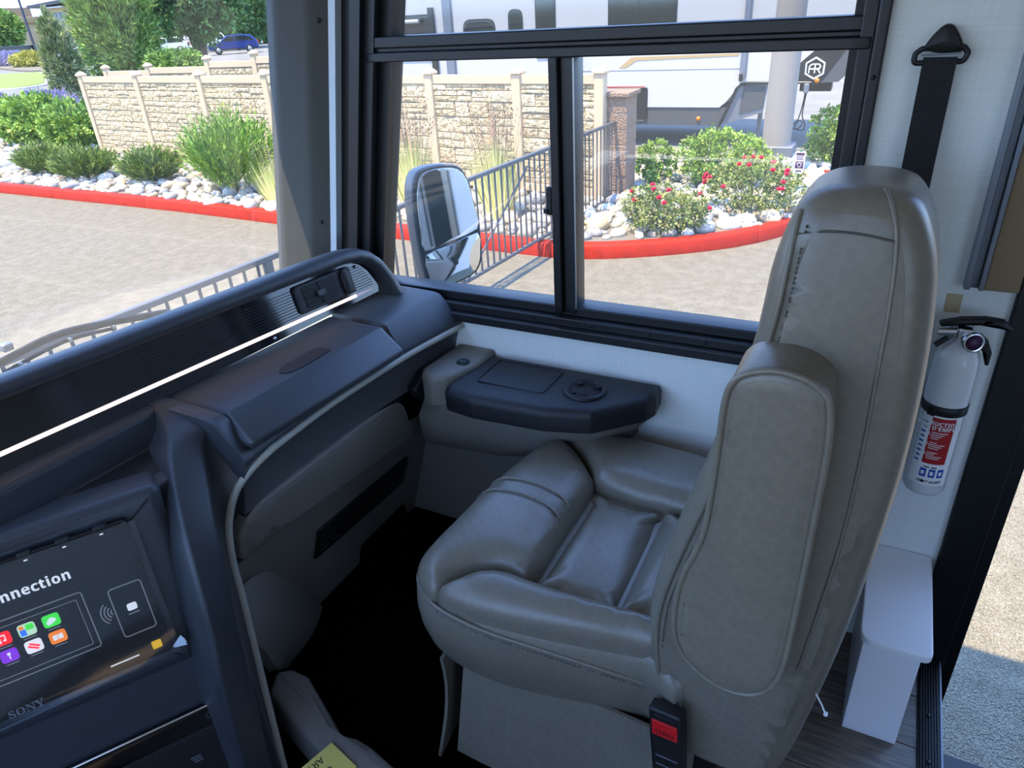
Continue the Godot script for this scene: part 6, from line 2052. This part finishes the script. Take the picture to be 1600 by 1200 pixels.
# ---------- the long trailer behind the fence ----------
func build_trailer():
	var Z := -14.0
	var t := thing("travel_trailer", "long white fifth wheel trailer parked behind the stone panel fence", "trailer", Vector3(-7.0, -1.0, Z - 1.2))
	# side silhouette, extruded away from the viewer
	var body := V2([-13.5, -0.15, -2.80, -0.15, -2.62, 0.04, -2.55, 0.12, -1.30, 0.105, -0.95, 0.16, -0.55, 0.75, -0.75, 1.6, -1.2, 2.4, -1.7, 2.85, -13.5, 2.85])
	body = V2([-13.5, -0.30, -2.98, -0.30, -2.86, -0.20, -2.66, 0.06, -2.58, 0.115, -1.45, 0.105, -0.95, 0.70, -0.80, 1.6, -1.2, 2.4, -1.7, 2.85, -13.5, 2.85])
	wput("body", prism(body, 2.4, Transform3D(Basis(), Vector3(0, 0, Z - 2.4))), mats.trailer_white, t)
	wput("nose_cap", prism(V2([-1.45, 0.095, -1.02, 0.12, -0.55, 0.62, -0.50, 1.5, -0.95, 2.4, -1.05, 2.4, -0.85, 1.5, -0.98, 0.70]), 2.4, Transform3D(Basis(), Vector3(0, 0, Z - 2.4))), mats.trailer_grey, t)
	wput("nose_panel", prism(V2([-2.02, 0.105, -1.30, 0.105, -0.94, 0.66, -0.98, 1.05]), 0.006, Transform3D(Basis(), Vector3(0, 0, Z))), mats.trailer_dark, t)
	wput("lower_skirt", prism(V2([-13.5, -0.62, -2.95, -0.62, -2.80, -0.30, -13.5, -0.30]), 2.3, Transform3D(Basis(), Vector3(0, 0, Z - 2.32))), mats.trailer_grey, t)
	# rounded slide opening with black storage box at the rear
	wput("storage_box", puff(rrect(-6.2, -0.53, -4.34, 0.06, 0.06), 0.03, 0.012, 0.0, Transform3D(Basis(), Vector3(0, 0, Z - 0.01))), mats.trailer_dark, t)
	wput("box_latch", puff(rrect(-4.66, -0.45, -4.56, -0.32, 0.02), 0.02, 0.005, 0.0, Transform3D(Basis(), Vector3(0, 0, Z + 0.015))), mats.alu_dull, t)
	wput("red_trim", box(Vector3(-6.0, 0.058, Z), Vector3(-4.4, 0.072, Z + 0.015)), mats.tail_red, t)
	wput("box_sill", box(Vector3(-6.2, -0.55, Z), Vector3(-4.4, -0.535, Z + 0.03)), mats.aluminium, t)
	# recessed front bay with door
	wput("front_bay", prism(V2([-2.94, -0.60, -2.72, -0.55, -2.20, -0.38, -2.16, 0.10, -2.56, 0.105, -2.68, 0.04]), 0.01, frame(Vector3(0, 0, Z - 0.05), Vector3(1, 0, -0.0), Vector3.UP)), mats.alu_dull, t)
	wput("bay_door", prism(V2([-2.62, -0.40, -2.22, -0.30, -2.20, 0.07, -2.58, 0.07]), 0.012, Transform3D(Basis(), Vector3(0, 0, Z - 0.035))), mats.trailer_grey, t)
	var rim := PackedVector3Array()
	for q in [[-2.96, -0.62], [-2.80, -0.25], [-2.70, 0.02], [-2.62, 0.095], [-2.50, 0.118], [-1.45, 0.112]]: rim.append(Vector3(q[0], q[1], Z + 0.004))
	wput("bay_trim", tube(rim, 0.022, 6), mats.trailer_dark, t)
	# stripes, awning arm and gold swoosh
	wput("awning_arm", bbox(Vector3(-2.66, 0.20, Z), Vector3(-2.56, 2.6, Z + 0.06), 0.01), mats.alu_dull, t)
	wput("awning_bracket", bbox(Vector3(-2.66, 0.15, Z), Vector3(-2.60, 0.28, Z + 0.08), 0.01), mats.trailer_dark, t)
	wput("panel_seam", bbox(Vector3(-6.4, 0.348, Z), Vector3(-2.66, 0.356, Z + 0.005), 0.001), mats.alu_dull, t)
	wput("gold_swoosh", prism(V2([-4.92, 0.40, -4.78, 0.40, -4.58, 0.52, -2.72, 0.56, -2.70, 0.60, -4.68, 0.58]), 0.006, Transform3D(Basis(), Vector3(0, 0, Z))), mats.gold, t)
	wput("roof_cap", bbox(Vector3(-13.52, 2.83, Z - 2.42), Vector3(-1.6, 2.95, Z + 0.02), 0.02), mats.trailer_white, t)
	# windows and dark panels
	for e in [[-11.1, 0.62, -9.05, 1.50, 0.05], [-8.30, 0.70, -7.55, 1.36, 0.18], [-7.25, 0.70, -6.93, 1.50, 0.14], [-6.65, 0.60, -6.22, 2.4, 0.01], [-5.15, 1.10, -3.85, 2.2, 0.06]]:
		var w := wput("window", puff(rrect(e[0], e[1], e[2], e[3], e[4]), 0.02, 0.006, 0.0, Transform3D(Basis(), Vector3(0, 0, Z))), mats.trailer_dark, t)
		wput("pane", puff(rrect(e[0] + 0.03, e[1] + 0.03, e[2] - 0.03, e[3] - 0.03, maxf(e[4] - 0.03, 0.005)), 0.008, 0.002, 0.0, Transform3D(Basis(), Vector3(0, 0, Z + 0.016))), mats.dark_window, w)
	wput("window_bar", bbox(Vector3(-4.58, 1.12, Z + 0.015), Vector3(-4.55, 2.18, Z + 0.03), 0.004), mats.trailer_dark, t)
	wput("awning_tube", tube(PackedVector3Array([Vector3(-11.2, 1.38, Z + 0.12), Vector3(-9.30, 1.38, Z + 0.12)]), 0.04, 10), mats.trailer_white, t)
	wput("awning_post", bbox(Vector3(-9.10, 0.2, Z), Vector3(-8.98, 1.62, Z + 0.08), 0.01), mats.trailer_dark, t)
	wput("door_post", bbox(Vector3(-8.75, -0.3, Z), Vector3(-8.55, 2.6, Z + 0.06), 0.01), mats.alu_dull, t)
	# hexagonal badge
	var hexo := PackedVector3Array(); var hexi := PackedVector3Array()
	for i in 6:
		var a := PI / 6.0 + i * PI / 3.0
		hexo.append(Vector3(-1.42 + cos(a) * 0.165, 0.335 + sin(a) * 0.165, Z + 0.010))
	var badge := wput("badge", tube(hexo, 0.016, 6, 1.0, true), mats.ink_white, t)
	for q in [[-1.51, 0.26, -1.51, 0.37], [-1.51, 0.37, -1.47, 0.40], [-1.47, 0.40, -1.42, 0.40], [-1.51, 0.325, -1.34, 0.325], [-1.42, 0.26, -1.42, 0.40], [-1.42, 0.40, -1.36, 0.40], [-1.36, 0.40, -1.33, 0.36], [-1.33, 0.36, -1.36, 0.325], [-1.38, 0.325, -1.33, 0.26]]:
		wput("badge_stroke", tube(PackedVector3Array([Vector3(q[0], q[1], Z + 0.010), Vector3(q[2], q[3], Z + 0.010)]), 0.011, 6), mats.ink_white, badge)
	for q in [[-3.35, -0.50], [-1.36, 0.145]]:
		wput("marker_light", lathe([Vector2(0.001, 0.0), Vector2(0.042, 0.0), Vector2(0.036, 0.02), Vector2(0.001, 0.026)], 14, Transform3D(Basis(Vector3.RIGHT, PI / 2), Vector3(q[0], q[1], Z - (0.015 if q[0] < -2 else -0.006)))), mats.amber, t)
	wput("hitch", bbox(Vector3(-1.75, -0.15, Z - 1.35), Vector3(-1.2, 0.10, Z - 1.05), 0.02), mats.trailer_dark, t)
	wput("landing_leg", bbox(Vector3(-2.35, -1.0, Z - 0.5), Vector3(-2.27, -0.3, Z - 0.42), 0.01), mats.alu_dull, t)
	wput("landing_leg", bbox(Vector3(-3.05, -1.0, Z - 0.3), Vector3(-2.97, -0.5, Z - 0.22), 0.01), mats.alu_dull, t)
	# hanging cable with a loop
	var cab := [Vector3(-1.52, 0.02, Z + 0.05), Vector3(-1.53, -0.2, Z + 0.06), Vector3(-1.58, -0.48, Z + 0.06), Vector3(-1.68, -0.60, Z + 0.06), Vector3(-1.58, -0.64, Z + 0.07), Vector3(-1.50, -0.55, Z + 0.06), Vector3(-1.56, -0.50, Z + 0.06), Vector3(-1.62, -0.62, Z + 0.06), Vector3(-1.48, -0.66, Z + 0.06), Vector3(-1.46, -0.55, Z + 0.06), Vector3(-1.52, -0.40, Z + 0.06), Vector3(-1.50, -0.05, Z + 0.05)]
	wput("cable", tube(spline(cab, 5), 0.010, 6), mats.rubber, t)
	wput("cable_socket", bbox(Vector3(-1.55, -0.05, Z + 0.02), Vector3(-1.47, 0.10, Z + 0.09), 0.01), mats.alu_dull, t)
	# wheels, mostly hidden
	for x in [-9.4, -8.4]:
		var wh := wput("wheel", lathe([Vector2(0.001, -0.12), Vector2(0.34, -0.12), Vector2(0.38, -0.08), Vector2(0.38, 0.08), Vector2(0.34, 0.12), Vector2(0.001, 0.12)], 24, Transform3D(Basis(Vector3.RIGHT, PI / 2), Vector3(x, -0.62, Z - 0.2))), mats.rubber, t)

# ---------- far left: trees, cars, buildings ----------
func car(label: String, at: Vector3, turn: float, m: Material, kind := 0):
	var c := thing("parked_car", label, "car", at, "")
	c.rotation.y = turn
	var body: PackedVector2Array
	var glass: PackedVector2Array
	if kind == 1:   # pickup
		body = V2([-2.8, 0.45, -2.85, 0.75, -2.8, 1.02, -1.45, 1.08, -0.95, 1.10, -0.45, 1.78, 0.95, 1.80, 1.02, 1.12, 2.75, 1.12, 2.8, 0.55, 2.7, 0.42])
		glass = V2([-0.80, 1.14, -0.38, 1.70, 0.86, 1.72, 0.90, 1.14])
	else:
		body = V2([-2.3, 0.40, -2.36, 0.70, -2.2, 0.92, -1.25, 1.05, -0.55, 1.58, 0.9, 1.64, 1.75, 1.52, 2.2, 1.05, 2.3, 0.60, 2.2, 0.40])
		glass = V2([-1.05, 1.08, -0.46, 1.50, 0.9, 1.55, 1.60, 1.42, 1.85, 1.08])
	var k := Soup.new()
	add_puff(k, fillet(body, 0.10, 3), 1.78, 0.10, 0.0, Transform3D(Basis(), Vector3(0, 0, -0.89)), 0.10, 0.0, 3)
	put("body", k.mesh(), m, c)
	for s in [-1, 1]:
		put("side_glass", prism(glass, 0.012, Transform3D(Basis(), Vector3(0, 0, 0.886 if s > 0 else -0.898))), mats.dark_window, c)
		put("pillar", bbox(Vector3(0.10, 1.05, 0.89 if s > 0 else -0.91), Vector3(0.20, 1.62, 0.91 if s > 0 else -0.89), 0.004), m, c)
		put("sill", box(Vector3(-2.1, 0.34, 0.84 if s > 0 else -0.88), Vector3(2.1, 0.46, 0.90 if s > 0 else -0.82)), mats.trailer_dark, c)
	for x in ([-1.45, 1.4] if kind == 0 else [-1.9, 1.8]):
		for s in [-1, 1]:
			var w := put("wheel", lathe([Vector2(0.001, -0.12), Vector2(0.31, -0.12), Vector2(0.36, -0.08), Vector2(0.36, 0.08), Vector2(0.31, 0.12), Vector2(0.22, 0.10), Vector2(0.001, 0.10)], 20, Transform3D(Basis(Vector3.RIGHT, PI / 2), Vector3.ZERO)), mats.rubber, c, Transform3D(Basis(), Vector3(x, 0.36, 0.80 * s)))
			put("hub", lathe([Vector2(0.001, -0.125), Vector2(0.2, -0.125), Vector2(0.2, 0.125), Vector2(0.001, 0.125)], 14, Transform3D(Basis(Vector3.RIGHT, PI / 2), Vector3.ZERO)), mats.aluminium, w)
	for s in [-0.62, 0.62]:
		put("tail_lamp", bbox(Vector3(2.2 if kind == 0 else 2.72, 0.75, s - 0.12), Vector3(2.33 if kind == 0 else 2.83, 1.05, s + 0.12), 0.02), mats.tail_red, c)
		put("head_lamp", bbox(Vector3(-2.37 if kind == 0 else -2.87, 0.68, s - 0.16), Vector3(-2.2 if kind == 0 else -2.7, 0.86, s + 0.16), 0.02), mats.chrome, c)

func tree(called: String, label: String, at: Vector3, cy: float, rad: Vector3, clumps: int, per: int, ll: float, lw: float, cols: Array, sd: int, trunks := 1, cone := 0.0, up := 0.4):
	var r := RandomNumberGenerator.new(); r.seed = sd
	var t := thing(called, label, "tree", at)
	put("crown", crown(r, Vector3(0, cy, 0), rad, clumps, per, ll, lw, cols, up, cone), mats.leaf, t)
	for i in trunks:
		var a := TAU * i / maxf(trunks, 1) + 0.4
		var o := 0.0 if trunks == 1 else 1.0
		put("trunk", tube(spline([Vector3(cos(a) * 0.15 * o, -0.2, sin(a) * 0.15 * o), Vector3(cos(a) * 0.5 * o, cy * 0.4, sin(a) * 0.4 * o), Vector3(cos(a) * rad.x * 0.35 * o, cy, sin(a) * rad.z * 0.3 * o)], 5), 0.16 * rad.x / 3.0, 8), mats.bark, t)

func build_far_side():
	var T := [Color(0.10, 0.20, 0.05), Color(0.14, 0.26, 0.07), Color(0.08, 0.15, 0.04), Color(0.19, 0.32, 0.08)]
	var TL := [Color(0.20, 0.32, 0.06), Color(0.26, 0.38, 0.08), Color(0.15, 0.24, 0.05)]
	var TY := [Color(0.26, 0.30, 0.12), Color(0.32, 0.35, 0.15), Color(0.20, 0.24, 0.09)]
	tree("conifer", "sparse olive green conifer left of the fence end", Vector3(-30.0, -1.0, -19.2), 1.55, Vector3(0.85, 1.75, 0.8), 260, 26, 0.26, 0.05, TY, 51, 1, 0.5, 0.8)
	tree("conifer", "broad bright green conifer behind the fence end", Vector3(-44.5, -1.0, -32.5), 3.6, Vector3(3.1, 4.8, 2.6), 1100, 26, 0.42, 0.09, TL, 52, 1, 0.45, 0.9)
	tree("multi_stem_tree", "dark green tree with several pale trunks in front of white pickup", Vector3(-46.0, -1.0, -40.0), 5.4, Vector3(4.2, 3.9, 3.2), 1200, 26, 0.42, 0.16, T, 53, 4)
	tree("shade_tree", "tall dark tree behind the blue car", Vector3(-69.5, -1.0, -65.5), 5.4, Vector3(5.2, 5.2, 4.0), 1100, 26, 0.6, 0.24, T, 54, 2)
	tree("shade_tree", "light green tree between the dark tree and the white trailer", Vector3(-77.5, -1.0, -78.5), 5.4, Vector3(4.8, 5.2, 4.0), 800, 24, 0.6, 0.24, TL, 55, 2)
	tree("shade_tree", "bright green tree in front of the low building", Vector3(-104.0, -1.0, -59.5), 3.4, Vector3(3.2, 2.2, 2.6), 600, 24, 0.6, 0.25, TL, 56, 1)
	shrub("red_shrub", "red leaved shrub beside the white car's wheel", Vector3(-72.0, -1.0, -53.6), Vector3(1.0, 1.5, 0.9), 280, 22, 0.22, 0.12, [Color(0.42, 0.10, 0.08), Color(0.50, 0.16, 0.12), Color(0.22, 0.14, 0.06)], 57)
	shrub("green_shrub", "light green bush at the fence between the parked cars", Vector3(-38.0, -1.0, -31.0), Vector3(2.2, 0.7, 1.2), 380, 22, 0.2, 0.1, TL, 58)
	car("white car with dark windows in front of the tan building", Vector3(-111.5, -1.0, -75.0), 0.75, mats.car_white, 0)
	car("white car partly hidden by the tree with several trunks", Vector3(-73.5, -1.0, -59.5), 0.8, mats.car_white, 0)
	car("white pickup truck between the tree trunks and the blue car", Vector3(-66.5, -1.0, -60.5), 0.82 + PI, mats.car_white, 1)
	car("dark blue car behind the second fence", Vector3(-58.3, -1.0, -54.8), 0.82, mats.car_blue, 0)
	car("black car behind the dark monument sign", Vector3(-97.5, -1.0, -57.5), 0.5, mats.car_black, 0)
	# island with lawn and kerb
	var isl := smooth_poly(V2([-60, -36, -48, -29.2, -44.5, -26.5, -45.0, -24.8, -50, -24.8, -64, -30]), 4)
	wput_struct("lawn_island", puff(isl, 0.12, 0.03, 0.05, plan(-1.02)), mats.lawn)
	wput_struct("island_kerb", puff(inset(ccw(isl), -0.35), 0.10, 0.03, 0.0, plan(-1.04)), mats.concrete)
	var isl2 := smooth_poly(V2([-90, -52, -70, -43.0, -62, -40.5, -64, -38.0, -78, -43.0, -96, -49]), 4)
	wput_struct("flower_island", puff(isl2, 0.14, 0.03, 0.05, plan(-1.02)), mats.gravel)
	shrub("yellow_shrub", "yellow green bush on the island before the dark sign", Vector3(-70.0, -0.95, -42.0), Vector3(2.6, 0.6, 1.0), 320, 22, 0.25, 0.1, [Color(0.42, 0.40, 0.08), Color(0.50, 0.46, 0.12)], 61)
	shrub("lavender", "lavender clump on the island before the dark sign", Vector3(-77.0, -0.95, -44.5), Vector3(2.6, 0.6, 1.0), 320, 22, 0.25, 0.08, [Color(0.42, 0.38, 0.58), Color(0.36, 0.32, 0.46)], 62, 0.8)
	# monument sign
	var s := thing("monument_sign", "black monument sign with white lettering on the island", "sign", Vector3(-84.2, -1.0, -49.0))
	s.rotation.y = 0.1
	put("slab", bbox(Vector3(-3.4, 0.0, -0.3), Vector3(2.9, 1.75, 0.3), 0.03), mats.car_black, s)
	put("lettering", text_mesh("residence inn", 0.72, 0.03, true), mats.ink_white, s, Transform3D(Basis(), Vector3(0.2, 0.85, 0.31)))
	put("small_lettering", box(Vector3(0.6, 0.42, 0.30), Vector3(2.2, 0.50, 0.33)), mats.ink_white, s)
	put("emblem", prism(V2([-2.6, 0.1, -0.9, 0.55, -1.0, 0.40, -1.9, 0.1]), 0.03, Transform3D(Basis(), Vector3(0, 0, 0.30))), mats.alu_dull, s)
	# two storey building
	var b := thing("office_building", "tan two storey building with overhanging dark roof and tall windows", "building", Vector3(-156.5, -1.0, -102.0))
	put("walls", bbox(Vector3(-3.9, 0, -10), Vector3(4.6, 7.55, 0.0), 0.05), mats.tan_wall, b)
	put("stair_wing", bbox(Vector3(4.6, 0, -14), Vector3(6.0, 7.0, -0.6), 0.05), mats.tan_dark, b)
	put("roof", prism(V2([-5.6, 7.5, 5.6, 8.0, 9.0, 7.2, 9.0, 7.7, 5.6, 8.6, -5.6, 8.05]), 14.0, Transform3D(Basis(), Vector3(0, 0, -12.0))), mats.roof_dark, b)
	put("soffit", box(Vector3(-3.9, 7.3, -10), Vector3(4.6, 7.56, 1.2)), mats.strip_white, b)
	put("rear_block", bbox(Vector3(6.5, 6.5, -22), Vector3(15, 11.0, -12), 0.05), mats.orange_wall, b)
	for row in 2:
		for i in 3:
			var x0 := -1.0 + i * 1.42; var y0 := 3.85 if row else 0.55
			var w := put("window", bbox(Vector3(x0, y0, -0.02), Vector3(x0 + 1.32, y0 + 2.6, 0.06), 0.02), mats.roof_dark, b)
			put("pane", box(Vector3(x0 + 0.07, y0 + 0.07, 0.05), Vector3(x0 + 1.25, y0 + 0.8, 0.08)), mats.dark_window, w)
			put("pane", box(Vector3(x0 + 0.07, y0 + 0.87, 0.05), Vector3(x0 + 1.25, y0 + 2.53, 0.08)), mats.dark_window, w)
	var l := thing("low_building", "low cream building with flat roof behind the bright green tree", "building", Vector3(-174, -1.0, -101.0))
	put("walls", bbox(Vector3(-16, 0, -10), Vector3(6, 5.0, 0), 0.05), mats.tan_wall, l)
	put("roof", bbox(Vector3(-16.5, 5.0, -10.5), Vector3(6.5, 6.2, 0.6), 0.05), mats.gold, l)
	for i in 4:
		var w := put("window", bbox(Vector3(-14 + i * 4.8, 1.2, -0.03), Vector3(-10.6 + i * 4.8, 4.2, 0.06), 0.02), mats.roof_dark, l)
		put("pane", box(Vector3(-13.8 + i * 4.8, 1.4, 0.05), Vector3(-10.8 + i * 4.8, 4.0, 0.09)), mats.dark_window, w)
	put("corner_tower", bbox(Vector3(-8, 0, -8), Vector3(-1.5, 8.2, 1.5), 0.05), mats.tan_dark, l)
	var lp := thing("street_light_pole", "thin dark street light pole in front of the low building", "pole", Vector3(-93.9, -1.0, -57.3))
	put("shaft", lathe([Vector2(0.16, 0.0), Vector2(0.12, 9.0)], 10), mats.roof_dark, lp)
	put("foot", lathe([Vector2(0.3, -0.1), Vector2(0.3, 0.5), Vector2(0.05, 0.55)], 12), mats.concrete, lp)

func wput_struct(called: String, mesh: Mesh, m: Material):
	var o := struct(called, mesh, m)
	return o
